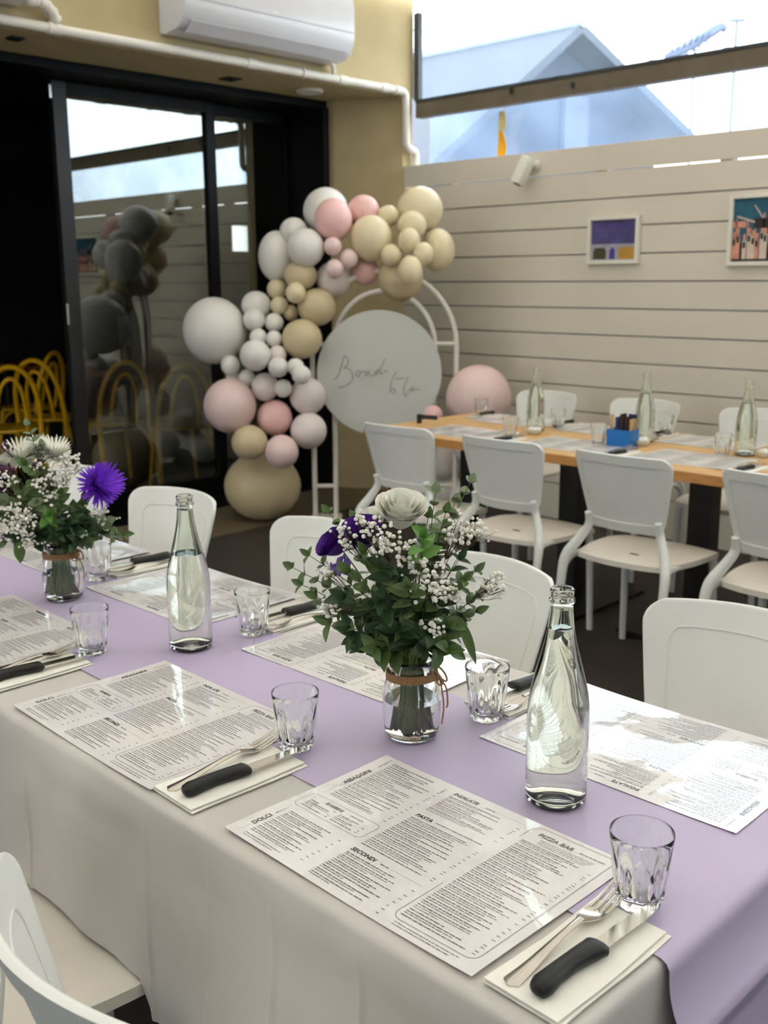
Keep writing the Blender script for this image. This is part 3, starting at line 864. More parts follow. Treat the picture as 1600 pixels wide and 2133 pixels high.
def knife_parts(t):
    secs = [(0.0, 0.006, 0.004), (0.003, 0.0105, 0.0075), (0.012, 0.0128, 0.0090), (0.03, 0.0112, 0.0088), (0.055, 0.0106, 0.0085), (0.08, 0.0120, 0.0085), (0.094, 0.0135, 0.008), (0.101, 0.0148, 0.0075), (0.105, 0.012, 0.0055), (0.1065, 0.008, 0.003)]
    b = MB(); n = 14; vs = []; fs = []
    for i, (x, w, h) in enumerate(secs):
        off = 0.004*math.sin(x/0.105*PI)
        for k in range(n):
            a = 2*PI*k/n
            ca, sa = math.cos(a), math.sin(a)
            vs.append((x, off+w*math.copysign(abs(ca)**0.8, ca), 0.0085+h*math.copysign(abs(sa)**0.8, sa)))
    for i in range(len(secs)-1):
        for k in range(n):
            fs.append((i*n+k, i*n+(k+1) % n, (i+1)*n+(k+1) % n, (i+1)*n+k))
    fs.append(tuple(range(n))[::-1]); fs.append(tuple((len(secs)-1)*n+k for k in range(n)))
    part('handle', MB().add(vs, [f[::-1] for f in fs]), 'handle_black', t, True, None, 50)
    out = []
    for k in range(18): 
        x = 0.103+0.088*k/17; out.append((x, -0.0085+0.0008*(k % 2)))
    out += [(0.197, -0.0070), (0.203, -0.0035), (0.2065, 0.001), (0.206, 0.0045), (0.201, 0.0055), (0.185, 0.0078), (0.15, 0.0092), (0.103, 0.0095)]
    b = MB().prism(out, 0.0078, 0.0092)
    part('blade', b, 'cutlery', t, False)
def cutlery_set(x, y, back, flab, klab, nlab, z=ZT, kx=0.0, tilt=(0.0, 0.0)):
    """x,y = centre of the napkin; back=True for the far side"""
    s = -1 if back else 1; rz = PI if back else 0
    napkin(x, y, rz+random.uniform(-0.03, 0.03), nlab, z)
    zz = z+0.0086
    f = thing('fork', flab, 'fork', (x-0.092*s, y+0.024*s, zz), rz+tilt[0], 'table forks'); fork_parts(f)
    k = thing('steak_knife', klab, 'knife', (x-(0.088-kx)*s, y-0.008*s, zz), rz+tilt[1], 'black handled steak knives'); knife_parts(k)
cutlery_set(0.823, 0.530, False, 'steel fork with four tines on the napkin nearest the camera', 'black handled steak knife on the napkin nearest the camera', 'cream napkin at lower right corner of the table', tilt=(0.02, -0.04))
cutlery_set(0.818, 1.118, False, 'steel fork on the napkin between the two front menus', 'black handled steak knife between the two front menus', 'cream napkin between the two front menus', tilt=(0.08, -0.06))
cutlery_set(0.812, 1.712, False, 'steel fork at the left edge beside the left glass', 'black handled steak knife cut by the left picture edge', 'cream napkin at the left edge under cutlery', tilt=(0.06, -0.07))
cutlery_set(1.355, 1.006, True, 'steel fork behind the right bottle and middle glass', 'black handled knife showing behind the right bottle', 'cream napkin behind the right bottle', tilt=(0.03, -0.05))
cutlery_set(1.352, 1.604, True, 'steel fork left of the front bouquet leaves', 'black handled knife pointing into the front bouquet from its left', 'cream napkin left of the front bouquet', tilt=(0.05, -0.05))
cutlery_set(1.350, 2.186, True, 'steel fork behind the left jar', 'black handled knife left of the left bottle', 'cream napkin between left jar and left bottle', tilt=(0.05, -0.08))

# ================================================================== GLASSWARE
def tumbler_mesh():
    Hh = 0.090; n = 60
    def rad(t, r, z):
        k = 10; ph = (t*k/(2*PI)+0.10*z/0.09) % 1.0
        a = max(0.0, 1-abs(z-0.030)/0.034)**0.6
        return r*(1-0.060*a*math.cos(2*PI*ph))
    outer = [(0.0005, 0.0), (0.020, 0.0), (0.0245, 0.0012), (0.0258, 0.005), (0.0266, 0.010), (0.0276, 0.018), (0.0288, 0.026), (0.0301, 0.036), (0.0315, 0.046), (0.033, 0.058), (0.0343, 0.07), (0.0355, 0.082), (0.0361, 0.0885), (0.0357, 0.0902)]
    inner = [(0.0352, 0.0901), (0.0349, 0.0885), (0.0343, 0.082), (0.0331, 0.070), (0.0318, 0.058), (0.0304, 0.046), (0.029, 0.036), (0.0275, 0.026), (0.0258, 0.018), (0.0225, 0.0125), (0.012, 0.0105), (0.0005, 0.0102)]
    b = MB(); prof = outer+inner; m = len(outer)
    vs = []; fs = []
    for i, (r, z) in enumerate(prof):
        for k in range(n):
            t = 2*PI*k/n
            rr = rad(t, r, z) if i < m and z > 0.004 else (rad(t+0.3, r, z)*0.5+r*0.5 if i >= m and z > 0.014 else r)
            vs.append((rr*math.cos(t), rr*math.sin(t), z))
    for i in range(len(prof)-1):
        for k in range(n):
            fs.append((i*n+k, i*n+(k+1) % n, (i+1)*n+(k+1) % n, (i+1)*n+k))
    fs.append(tuple(range(n))[::-1]); fs.append(tuple((len(prof)-1)*n+k for k in range(n)))
    b.add(vs, fs)
    return b.mesh('water_glass', 'glass', True, None, 60)
tum = tumbler_mesh()
def tumbler(x, y, lab, z=ZT+0.0036, grp='fluted water glasses on the runner table'):
    o = link('water_glass', tum, loc=(x, y, z), rot=(0, 0, random.uniform(0, 6)))
    return tag(o, lab, 'glass', grp)
tumbler(0.953, 0.540, 'clear fluted water glass nearest the camera at lower right')
tumbler(0.947, 1.128, 'clear fluted water glass by the second napkin, left of the front jar')
tumbler(1.231, 0.988, 'clear fluted water glass between front jar and right bottle')
tumbler(1.228, 1.588, 'clear fluted water glass right of the left bottle')
tumbler(0.945, 1.724, 'clear fluted water glass left of the left bottle, below the jar')
tumbler(1.216, 2.165, 'clear fluted water glass behind the left flower jar')

def bottle(x, y, z, lab, grp, level=0.215, rz=0.0):
    t = thing('water_bottle', lab, 'bottle', (x, y, z), rz, grp)
    R = 0.0415; n = 40
    out = [(0.0005, 0.016), (0.012, 0.0145), (0.022, 0.008), (0.028, 0.0015), (0.033, 0.0), (0.0385, 0.0015), (0.0412, 0.006), (R, 0.012), (R, 0.05), (R, 0.10), (0.0414, 0.128), (0.0405, 0.142), (0.0383, 0.158), (0.0345, 0.176), (0.0300, 0.193), (0.0255, 0.210), (0.0215, 0.226), (0.0185, 0.241), (0.0163, 0.257), (0.0150, 0.272), (0.0146, 0.280), (0.0168, 0.2815), (0.0174, 0.284), (0.0168, 0.2865), (0.0152, 0.288), (0.0150, 0.292), (0.0158, 0.2945), (0.0160, 0.2985), (0.0145, 0.3005)]
    inn = [(0.0125, 0.3003), (0.0118, 0.296), (0.0115, 0.280), (0.0120, 0.272), (0.0134, 0.257), (0.0157, 0.241), (0.0188, 0.226), (0.0229, 0.210), (0.0274, 0.193), (0.0319, 0.176), (0.0356, 0.158), (0.0378, 0.142), (0.0387, 0.128), (0.0388, 0.10), (0.0388, 0.05), (0.0388, 0.016), (0.0375, 0.0105), (0.034, 0.0085), (0.030, 0.0095), (0.024, 0.0145), (0.013, 0.0205), (0.0005, 0.022)]
    part('bottle_body', MB().lathe(out+inn, n), 'bottle_glass', t, True, None, 70)
    win = [(r+0.00025, zz) for r, zz in inn if zz < level-0.002][::-1]
    # radius of the inner wall at the fill level
    hi = [q for q in inn if q[1] >= level][-1]; lo = [q for q in inn if q[1] < level][0]
    rl = lerp(lo[0], hi[0], (level-lo[1])/(hi[1]-lo[1]))
    win += [(rl+0.00025, level), (0.0005, level-0.0004)]
    part('water', MB().lathe(win, n), 'water', t, True, None, 50)
    return t
bottle(1.087, 0.750, ZT+0.0036, 'clear glass bottle of water nearest the camera on the runner', 'water bottles on the runner table', 0.246)
bottle(1.096, 1.614, ZT+0.0036, 'clear glass bottle of water on the left of the runner', 'water bottles on the runner table', 0.188)

# ================================================================== FLOWER JARS
def jar(x, y, z, lab, glab, face, seed):
    """face: angle towards the camera, for the bow"""
    t = thing('jar_vase', lab, 'vase', (x, y, z), 0, 'twine tied flower jars')
    out = [(0.0005, 0.004), (0.025, 0.003), (0.031, 0.0), (0.037, 0.002), (0.0415, 0.008), (0.0435, 0.018), (0.0448, 0.035), (0.0452, 0.055), (0.0448, 0.070), (0.0432, 0.083), (0.0398, 0.094), (0.0358, 0.101), (0.0342, 0.104), (0.0352, 0.107), (0.0345, 0.110), (0.0355, 0.113), (0.0346, 0.116), (0.0354, 0.119), (0.0345, 0.123), (0.0342, 0.1265), (0.0330, 0.1275)]
    inn = [(0.0320, 0.1268), (0.0322, 0.112), (0.0328, 0.104), (0.0372, 0.094), (0.0406, 0.083), (0.0424, 0.070), (0.0428, 0.055), (0.0424, 0.035), (0.0411, 0.018), (0.039, 0.010), (0.033, 0.007), (0.0005, 0.0085)]
    part('jar_body', MB().lathe(out+inn, 40), 'glass', t, True, None, 70)
    lev = 0.062
    win = [(r+0.00025, zz) for r, zz in inn if zz < lev-0.001][::-1]+[(0.0427, lev), (0.0005, lev-0.0004)]
    part('water', MB().lathe(win, 40), 'water', t, True, None, 50)
    # twine
    coil = []
    for k in range(4*28):
        a = 2*PI*k/28; coil.append(((0.0395+0.0008*math.sin(k))*math.cos(a)*0.97, 0.0395*math.sin(a)*0.97, 0.0965+0.0030*(k/28)+0.001*math.sin(a*2)))
    tw = part('twine', MB().tube(coil, 0.0022, 6), 'twine', t)
    f = Vector((math.cos(face), math.sin(face), 0)); r = Vector((-f.y, f.x, 0))
    k0 = f*0.042+Vector((0, 0, 0.102))
    part('knot', MB().sphere(k0, 0.0055, 8, 6), 'twine', tw)
    for s in (1, -1):
        lp = [k0+f*(0.004+0.008*math.sin(a))+r*s*(0.013*(1-math.cos(a)))*0.7+Vector((0, 0, -0.010*math.sin(a)+0.003)) for a in [2*PI*i/14 for i in range(15)]]
        part('bow_loop', MB().tube(lp, 0.0016, 5), 'twine', tw)
        e = [k0+f*0.004, k0+f*0.012+r*s*0.008-Vector((0, 0, 0.018)), k0+f*0.013+r*s*(0.012 if s > 0 else 0.004)-Vector((0, 0, 0.045)), k0+f*0.012+r*s*0.009-Vector((0, 0, 0.07 if s < 0 else 0.05))]
        part('twine_end', MB().tube(smooth_pts(e, 5), 0.0014, 5), 'twine', tw)
    return t

def leaf_mesh(name, ratio, m, fold=0.12, tip=1.0, bend=0.25, n=7):
    """unit length leaf along +y, normal +z"""
    b = MB()
    def wd(v): return (math.sin(PI*v**(0.85 if tip > 1 else 0.75))**0.8)*(1-0.25*v*(tip-1))/ratio*0.5
    def fn(u, v):
        s = lerp(-1, 1, u); w = wd(min(0.995, max(0.012, v)))
        return (s*w, v, fold*abs(s)*w*1.6-bend*v*v)
    b.slab(fn, lambda u, v: Vector(fn(u, v))-Vector((0, 0, 0.008)), 5, n)
    return b.mesh(name, m, True, None, 75)
LEAF = {
    'sage': leaf_mesh('leaf_sage', 1.25, 'leaf_sage', 0.15, 1.0, 0.12),
    'sage_green': leaf_mesh('leaf_sage_green', 1.45, 'leaf_mid', 0.15, 1.0, 0.15),
    'deep': leaf_mesh('leaf_deep', 1.9, 'leaf_deep', 0.25, 1.3, 0.25),
    'mid': leaf_mesh('leaf_mid', 1.8, 'leaf_mid', 0.25, 1.3, 0.25),
    'bright': leaf_mesh('leaf_bright', 1.6, 'leaf_bright', 0.3, 1.2, 0.2),
    'long': leaf_mesh('leaf_long', 5.0, 'leaf_mid', 0.2, 1.2, 0.35, 11),
}
def petal_mesh(name, m, phi=1.25):
    def fn(u, v):
        a = lerp(-1, 1, u); ve = v*(1-0.22*a*a)
        rho = 0.18+0.62*ve**0.55+0.16*max(0, ve-0.7)*2
        h = 1.05*ve-0.25*max(0, ve-0.75)
        w = phi*(0.45+0.55*min(1, v*1.8))
        return Vector((rho*math.sin(a*w), rho*math.cos(a*w), h+0.03*math.sin(a*3)*v))
    return MB().slab(fn, lambda u, v: fn(u, v)*0.975-Vector((0, 0, 0.01)), 9, 9).mesh(name, m, True, None, 75)
PETAL = {'cream': petal_mesh('petal_cream', 'petal_cream'), 'purple': petal_mesh('petal_purple', 'petal_purple')}
def look(d, up=(0, 0, 1)):
    """matrix whose +z looks along d"""
    z = Vector(d).normalized(); x = Vector(up).cross(z)
    if x.length < 1e-4: x = Vector((1, 0, 0))
    x.normalize(); y = z.cross(x)
    return Matrix((x, y, z)).transposed()
def bouquet(base, lab, face, ppm, px0, py0, elev, items, seed, fill):
    rnd = random.Random(seed)
    t = thing('flower_bouquet', lab, 'bouquet', base, 0, 'table bouquets')
    f = Vector((math.cos(face), math.sin(face), 0)); r = Vector((-f.y, f.x, 0))
    ce, se = math.cos(elev), math.sin(elev)
    def V(px, py, c):
        up = (py0-py)/ppm
        return r*((px-px0)/ppm)+f*c+Vector((0, 0, (up+c*se)/ce))
    mouth = lambda: Vector((rnd.uniform(-0.018, 0.018), rnd.uniform(-0.018, 0.018), 0.127))
    def curve(tip, lift=0.35, n=9):
        m = mouth(); c = m.lerp(tip, 0.5); c = Vector((c.x*(1-lift), c.y*(1-lift), c.z+0.02*lift))
        return [m*(1-k/n)**2+c*2*(k/n)*(1-k/n)+tip*(k/n)**2 for k in range(n+1)], m
    def leg_in_water(m):
        return Vector((-m.x*1.1+rnd.uniform(-0.006, 0.006), -m.y*1.1+rnd.uniform(-0.006, 0.006), 0.014))
    def stem(pts, rad, m='stem_green'):
        part('stem', MB().tube([leg_in_water(pts[0])]+pts, [rad*1.3]+[lerp(rad*1.2, rad*0.5, k/(len(pts)-1)) for k in range(len(pts))], 6), m, t)
    def leaf(kind, pos, d, nrm, size):
        y = Vector(d).normalized(); z = Vector(nrm); z = (z-y*z.dot(y))
        if z.length < 1e-3: z = y.orthogonal()
        z.normalize(); x = y.cross(z)
        mw = Matrix.Translation(pos) @ Matrix((x, y, z)).transposed().to_4x4() @ Matrix.Scale(size, 4)
        link('leaf', LEAF[kind], t, mw=mw)
    def sprig(tip, kind, n, size, start=0.35, rad=0.0011, m='stem_green'):
        pts, _ = curve(tip); stem(pts, rad, m)
        tan_end = (pts[-1]-pts[-2]).normalized()
        for k in range(n):
            fpos = lerp(start, 1.0, (k+1)/n); i = fpos*(len(pts)-1); i0 = min(int(i), len(pts)-2)
            p = pts[i0].lerp(pts[i0+1], i-i0); tg = (pts[i0+1]-pts[i0]).normalized()
            side = tg.cross(Vector((rnd.uniform(-.4, .4), rnd.uniform(-.4, .4), 1))).normalized()
            ang = rnd.uniform(-0.9, 0.9)
            side = (Quaternion(tg, ang) @ side)
            for s in (1, -1):
                d = side*s*0.85+tg*rnd.uniform(0.3, 0.8)+f*0.15
                nr = tg+f*rnd.uniform(0.1, 0.8)+Vector((0, 0, rnd.uniform(0.2, 0.6)))
                leaf(kind, p, d, nr, size*rnd.uniform(0.75, 1.15)*lerp(1.1, 0.75, k/max(1, n-1)))
        leaf(kind, pts[-1], tan_end, f+Vector((0, 0, .3)), size*0.7)
    def breath(c, R, n):
        pts, _ = curve(c, 0.25); stem(pts, 0.0008, 'stem_brown')
        sb = MB(); bb = MB()
        root = pts[-3]
        for k in range(n):
            d = Vector((rnd.gauss(0, 1), rnd.gauss(0, 1), rnd.gauss(0, 1))).normalized()*R*rnd.uniform(0.35, 1.0)
            q = c+d+f*R*0.25
            mid = root.lerp(q, 0.55)+d*0.15
            sb.tube([root, mid, q], 0.00035, 4)
            rr = rnd.uniform(0.0025, 0.0043)
            bb.sphere(q, rr, 7, 4, sc=(1, 1, 0.85))
            if rnd.random() < 0.8:
                q2 = q+Vector((rnd.gauss(0, 1), rnd.gauss(0, 1), rnd.gauss(0, 1)))*0.006
                sb.tube([mid, q2], 0.0003, 4); bb.sphere(q2, rr*0.8, 6, 4)
        o = part('baby_breath_sprig', sb, 'stem_brown', t)
        bl = part('blossoms', bb, 'blossom', o); bl['kind'] = 'stuff'
    def rose(c, R, axis, kind, open_=1.0):
        pts, _ = curve(c-Vector(axis).normalized()*R*0.9, 0.3); stem(pts, 0.0018)
        e = link('rose', None, t, mw=Matrix.Translation(c-Vector(axis).normalized()*R*0.75) @ look(axis).to_4x4())
        e.empty_display_size = 0.01
        for n, rs, hs, tw in ((2, 0.24, 1.12, 0.2), (3, 0.40, 1.18, 0.7), (4, 0.58, 1.17, 0.1), (4, 0.76, 1.10, 0.5), (5, 0.92*open_, 0.98, 0.0)):
            for k in range(n):
                a = 2*PI*k/n+tw+rnd.uniform(-.12, .12)
                mw = Matrix.Rotation(a, 4, 'Z') @ Matrix.Rotation(-0.10*rs*open_, 4, 'X') @ Matrix.Diagonal((R*rs*1.05, R*rs, R*hs*rnd.uniform(.94, 1.04), 1))
                link('petal', PETAL[kind], e, mw=mw)
    def aster(c, R, axis, m, heart, rows=5):
        pts, _ = curve(c-Vector(axis).normalized()*R*0.4, 0.3); stem(pts, 0.0016)
        b = MB()
        for row in range(rows):
            n = 34-4*row; L = R*(1.0-0.07*row); lift = 0.05+0.36*row
            for k in range(n):
                a = 2*PI*(k+0.5*row)/n+rnd.uniform(-.05, .05); w = R*0.075
                ca, sa = math.cos(a), math.sin(a); li = lift+rnd.uniform(-.12, .12)
                def q(u, v):
                    s = lerp(-1, 1, u); ww = w*math.sin(PI*min(0.97, max(0.1, v*0.9+0.08)))**0.6
                    rr = R*0.12+L*v*0.9; zz = L*v*li-0.25*L*v*v*(0.6 if row == 0 else 0.2)
                    return Vector((ca*rr-sa*s*ww, sa*rr+ca*s*ww, zz+abs(s)*ww*0.4))
                b.slab(q, lambda u, v: q(u, v)-Vector((0, 0, 0.0004)), 3, 5)
        e = link('aster', b.mesh('aster', m, True, None, 75), t, mw=Matrix.Translation(c) @ look(axis).to_4x4())
        hb = MB()
        for k in range(40):
            a = k*2.4; rr = R*0.2*math.sqrt(k/40); hb.sphere((rr*math.cos(a), rr*math.sin(a), R*0.16-rr*0.3), R*0.035, 5, 4)
        part('flower_heart', hb, heart, e)
    def buds(c, R, n, m):
        pts, _ = curve(c, 0.25); stem(pts, 0.0008, 'stem_brown')
        b = MB()
        for k in range(n):
            q = c+Vector((rnd.gauss(0, 1), rnd.gauss(0, 1), rnd.gauss(0, 1))).normalized()*R*rnd.uniform(0.2, 1)
            b.sphere(q, rnd.uniform(0.0022, 0.0045), 6, 5, sc=(0.8, 0.8, 1.3))
            b.tube([pts[-2], q], 0.0004, 4)
        o = part('bud_cluster', b, m, t); o['kind'] = 'stuff'
    for it in items:
        k = it[0]
        if k == 'rose': rose(V(*it[1:4]), it[4], r*it[5]+f*it[6]+Vector((0, 0, it[7])), it[8])
        elif k == 'aster': aster(V(*it[1:4]), it[4], r*it[5]+f*it[6]+Vector((0, 0, it[7])), it[8], it[9])
        elif k == 'breath': breath(V(*it[1:4]), it[4], it[5])
        elif k == 'sprig': sprig(V(*it[1:4]), it[4], it[5], it[6], *it[7:])
        elif k == 'buds': buds(V(*it[1:4]), it[4], it[5], it[6])
        elif k == 'leaf':
            p = V(*it[1:4]); q = V(*it[4:7]); leaf(it[7], p, q-p, f+Vector((0, 0, 0.7)), (q-p).length)
            pts, _ = curve(p, 0.2); stem(pts, 0.0009)
    for k in range(fill):
        a = rnd.uniform(0, 2*PI); e = rnd.uniform(0.15, 1.15); R = rnd.uniform(0.05, 0.10)
        tip = Vector((R*math.cos(a)*math.cos(e), R*math.sin(a)*math.cos(e), 0.13+R*math.sin(e)*1.1))
        sprig(tip, rnd.choice(('deep', 'deep', 'mid')), 3, rnd.uniform(0.036, 0.052), 0.3)
    # bare stems standing in the water
    for k in range(26):
        m = mouth()
        part('stem', MB().tube([Vector((m.x*1.25, m.y*1.25, 0.0125+0.008*rnd.random())), Vector((m.x*0.95, m.y*0.95, 0.07)), Vector((m.x*0.9, m.y*0.9, 0.15))], rnd.uniform(0.002, 0.0032), 6), rnd.choice(('stem_green', 'leaf_deep', 'stem_green')), t)
    return t

faceR = math.atan2(-1.029, -1.098); faceL = math.atan2(-2.082, -1.081)
JR = (1.101, 1.032, ZT+0.0036); JL = (1.084, 2.085, ZT+0.0036)
jar(*JR, 'glass jar tied with twine holding the front bouquet', '', faceR+1.15, 1)
jar(*JL, 'glass jar tied with twine holding the left bouquet', '', faceL+0.75, 2)
PR = 1338.0
itemsR = [
    ('rose', 838, 1100, 0.02, 0.044, 0.1, 0.45, 1.0, 'cream'),
    ('rose', 768, 1112, -0.03, 0.034, -0.35, 0.3, 1.0, 'cream'),
    ('rose', 762, 1152, 0.045, 0.036, -0.15, 0.6, 0.9, 'purple'),
    ('rose', 698, 1168, 0.03, 0.030, -0.75, 0.4, 0.7, 'purple'),
    ('buds', 812, 1072, 0.0, 0.011, 8, 'bud_plum'), ('buds', 806, 1085, 0.0, 0.006, 5, 'bud_plum'),
    ('buds', 716, 1215, 0.05, 0.016, 26, 'statice'),
    ('buds', 958, 1140, -0.01, 0.012, 8, 'bud_plum'),
    ('breath', 802, 1172, 0.085, 0.026, 30), ('breath', 770, 1146, 0.085, 0.016, 14), ('breath', 733, 1165, 0.07, 0.018, 14),
    ('breath', 840, 1190, 0.08, 0.020, 16), ('breath', 948, 1148, 0.03, 0.030, 34), ('breath', 985, 1135, 0.01, 0.022, 18),
    ('breath', 900, 1248, 0.085, 0.030, 36), ('breath', 868, 1222, 0.08, 0.018, 12), ('breath', 896, 1325, 0.065, 0.018, 14), ('breath', 700, 1285, 0.045, 0.022, 18),
    ('breath', 690, 1225, 0.03, 0.018, 10), ('breath', 1022, 1240, 0.01, 0.022, 22), ('breath', 938, 1262, 0.05, 0.018, 10),
    ('sprig', 618, 1208, 0.00, 'sage_green', 7, 0.026, 0.45), ('sprig', 640, 1245, 0.02, 'mid', 6, 0.028, 0.4), ('sprig', 690, 1100, -0.02, 'sage_green', 6, 0.026, 0.5),
    ('sprig', 742, 1108, -0.03, 'sage_green', 4, 0.024, 0.6), ('sprig', 655, 1190, 0.02, 'mid', 5, 0.026, 0.5),
    ('sprig', 905, 1062, -0.02, 'sage', 7, 0.026, 0.45), ('sprig', 945, 1078, -0.03, 'sage', 8, 0.026, 0.4), ('sprig', 975, 1040, -0.03, 'sage', 8, 0.024, 0.45), ('sprig', 925, 1105, 0.0, 'sage_green', 7, 0.026, 0.4),
    ('sprig', 890, 1120, 0.02, 'sage_green', 5, 0.026, 0.5),
    ('sprig', 985, 1215, 0.0, 'mid', 6, 0.030, 0.4), ('sprig', 1005, 1255, 0.01, 'mid', 5, 0.030, 0.5), ('sprig', 985, 1295, 0.02, 'mid', 4, 0.032, 0.5), ('sprig', 950, 1200, 0.03, 'deep', 5, 0.032, 0.4),
    ('sprig', 960, 1240, 0.04, 'mid', 5, 0.030, 0.4),
    ('sprig', 880, 1178, 0.095, 'bright', 3, 0.030, 0.75), ('sprig', 740, 1235, 0.085, 'mid', 4, 0.036, 0.5), ('sprig', 770, 1200, 0.08, 'mid', 4, 0.034, 0.5),
    ('sprig', 800, 1290, 0.085, 'deep', 4, 0.044, 0.4), ('sprig', 745, 1340, 0.06, 'deep', 4, 0.044, 0.4), ('sprig', 700, 1320, 0.05, 'mid', 3, 0.042, 0.5), ('sprig', 850, 1265, 0.095, 'mid', 4, 0.038, 0.5),
    ('sprig', 830, 1335, 0.075, 'deep', 4, 0.046, 0.4), ('sprig', 870, 1345, 0.07, 'deep', 3, 0.040, 0.4), ('sprig', 925, 1325, 0.055, 'mid', 3, 0.042, 0.5), ('sprig', 670, 1270, 0.03, 'mid', 5, 0.032, 0.45),
    ('sprig', 810, 1230, 0.085, 'deep', 5, 0.042, 0.4), ('sprig', 730, 1280, 0.075, 'deep', 5, 0.042, 0.4),
    ('leaf', 948, 1308, 0.055, 990, 1402, 0.075, 'long'),
    ('leaf', 760, 1335, 0.055, 752, 1378, 0.070, 'deep'), ('leaf', 850, 1355, 0.055, 810, 1372, 0.070, 'deep'),
]
bouquet(JR, 'bouquet of cream roses, dark purple blooms and eucalyptus in the front jar', faceR, PR, 858, 1535, math.radians(25), itemsR, 11, 20)
PL = 930.0
itemsL = [
    ('aster', 212, 1030, 0.03, 0.050, 0.75, 0.65, 0.55, 'petal_aster', 'petal_aster'),
    ('aster', 70, 962, -0.02, 0.040, -0.2, 0.3, 1.0, 'petal_cream', 'yellow_heart'), ('aster', 135, 958, -0.02, 0.036, 0.2, 0.3, 1.0, 'petal_cream', 'yellow_heart'), ('aster', 105, 945, -0.05, 0.032, 0.0, 0.2, 1.0, 'petal_cream', 'yellow_heart'),
    ('rose', 45, 965, 0.0, 0.028, -0.3, 0.4, 1.0, 'cream'),
    ('rose', 15, 995, 0.02, 0.030, -0.6, 0.5, 0.6, 'purple'),
    ('buds', 42, 942, 0.0, 0.016, 14, 'bud_plum'), ('buds', 40, 990, 0.05, 0.022, 26, 'bud_plum'), ('buds', 98, 985, 0.04, 0.014, 16, 'bud_plum'), ('buds', 30, 1020, 0.05, 0.018, 16, 'bud_plum'),
    ('breath', 165, 975, 0.02, 0.030, 44), ('breath', 60, 1080, 0.085, 0.040, 60), ('breath', 55, 1105, 0.08, 0.034, 40), ('breath', 120, 1010, 0.08, 0.036, 34), ('breath', 40, 1010, 0.07, 0.024, 20), ('breath', 75, 1130, 0.065, 0.022, 20),
    ('breath', 150, 1000, 0.07, 0.028, 22), ('breath', 222, 1090, 0.01, 0.03, 22), ('breath', 180, 1125, 0.05, 0.014, 10), ('breath', 10, 1110, 0.03, 0.026, 16), ('breath', 120, 1050, 0.09, 0.024, 12),
    ('sprig', 88, 898, -0.02, 'sage', 8, 0.026, 0.45), ('sprig', 112, 940, -0.01, 'sage', 6, 0.026, 0.5), ('sprig', 20, 962, 0.0, 'sage', 5, 0.026, 0.5), ('sprig', 80, 985, 0.07, 'sage_green', 5, 0.032, 0.5),
    ('sprig', 62, 1030, 0.08, 'sage_green', 5, 0.030, 0.5), ('sprig', 95, 1060, 0.09, 'sage', 5, 0.030, 0.5), ('sprig', 140, 1045, 0.085, 'sage_green', 5, 0.030, 0.5), ('sprig', 185, 1060, 0.05, 'sage_green', 5, 0.032, 0.5),
    ('sprig', 5, 1060, 0.04, 'sage_green', 5, 0.042, 0.5), ('sprig', 25, 1045, 0.06, 'sage', 5, 0.034, 0.5), ('sprig', 215, 1110, 0.03, 'sage', 5, 0.038, 0.45), ('sprig', 255, 1128, 0.03, 'mid', 3, 0.040, 0.7), ('sprig', 225, 1100, 0.04, 'sage', 4, 0.034, 0.5),
    ('sprig', 115, 1085, 0.095, 'bright', 3, 0.036, 0.7), ('sprig', 150, 1100, 0.08, 'deep', 4, 0.042, 0.5), ('sprig', 165, 1135, 0.06, 'deep', 3, 0.042, 0.5), ('sprig', 128, 1120, 0.08, 'deep', 4, 0.044, 0.5), ('sprig', 170, 1085, 0.06, 'deep', 4, 0.040, 0.5),
    ('sprig', 12, 1125, 0.02, 'mid', 4, 0.034, 0.5), ('leaf', 55, 1130, 0.06, 55, 1172, 0.075, 'mid'), ('leaf', 160, 1120, 0.06, 163, 1152, 0.07, 'deep'),
]
bouquet(JL, 'bouquet with a bright purple aster and cream daisies in the left jar', faceL, PL, 133, 1248, math.radians(17), itemsL, 23, 16)

# ================================================================== WOODEN TABLE BY THE WALL
t = thing('wooden_table', 'long oak topped table on black pedestals by the board wall', 'table', (0, 0, 0))
part('tabletop', MB().box(3.475, 4.345, -0.6, 3.575, 0.708, 0.748, 0), 'oak', t, False, 0.003)
part('edge_strip', MB().box(3.471, 3.4745, -0.6, 3.575, 0.709, 0.746, 0), 'oak_edge', t, False)
for px in (985, 1195, 1470):
    y = on_x(px, 1000, 3.9).y
    part('pedestal', MB().box(3.86, 3.95, y-0.05, y+0.05, 0.02, 0.707), 'table_black', t, False, 0.004)
    part('foot', MB().box(3.62, 4.19, y-0.22, y+0.22, 0.0, 0.019), 'table_black', t, False, 0.004)
part('pedestal', MB().box(3.86, 3.95, 0.7, 0.8, 0.02, 0.707), 'table_black', t, False, 0.004)
part('foot', MB().box(3.62, 4.19, 0.53, 0.97, 0.0, 0.019), 'table_black', t, False, 0.004)
G = 'menus on the wooden table'
Z2 = 0.748
menu(3.70, 3.11, Z2-0.0014, S, 'printed menu on the wooden table end closest to the round sign', G)
menu(3.72, 2.53, Z2-0.0014, S, 'printed menu on the wooden table left of the blue caddy', G)
menu(3.74, 1.98, Z2-0.0014, S, 'printed menu on the wooden table in front of the rightmost bottle', G)
menu(4.18, 3.17, Z2-0.0014, N, 'printed menu on the wall side of the wooden table below the pink balloon', G)
menu(4.185, 2.66, Z2-0.0014, N, 'printed menu on the wall side of the wooden table behind the first bottle', G)
menu(4.18, 2.12, Z2-0.0014, N, 'printed menu on the wall side behind the rightmost table bottle', G)
G = 'water bottles on the wooden table'
bottle(3.945, 2.905, Z2+0.0004, 'water bottle on the wooden table, leftmost of three', G, 0.21)
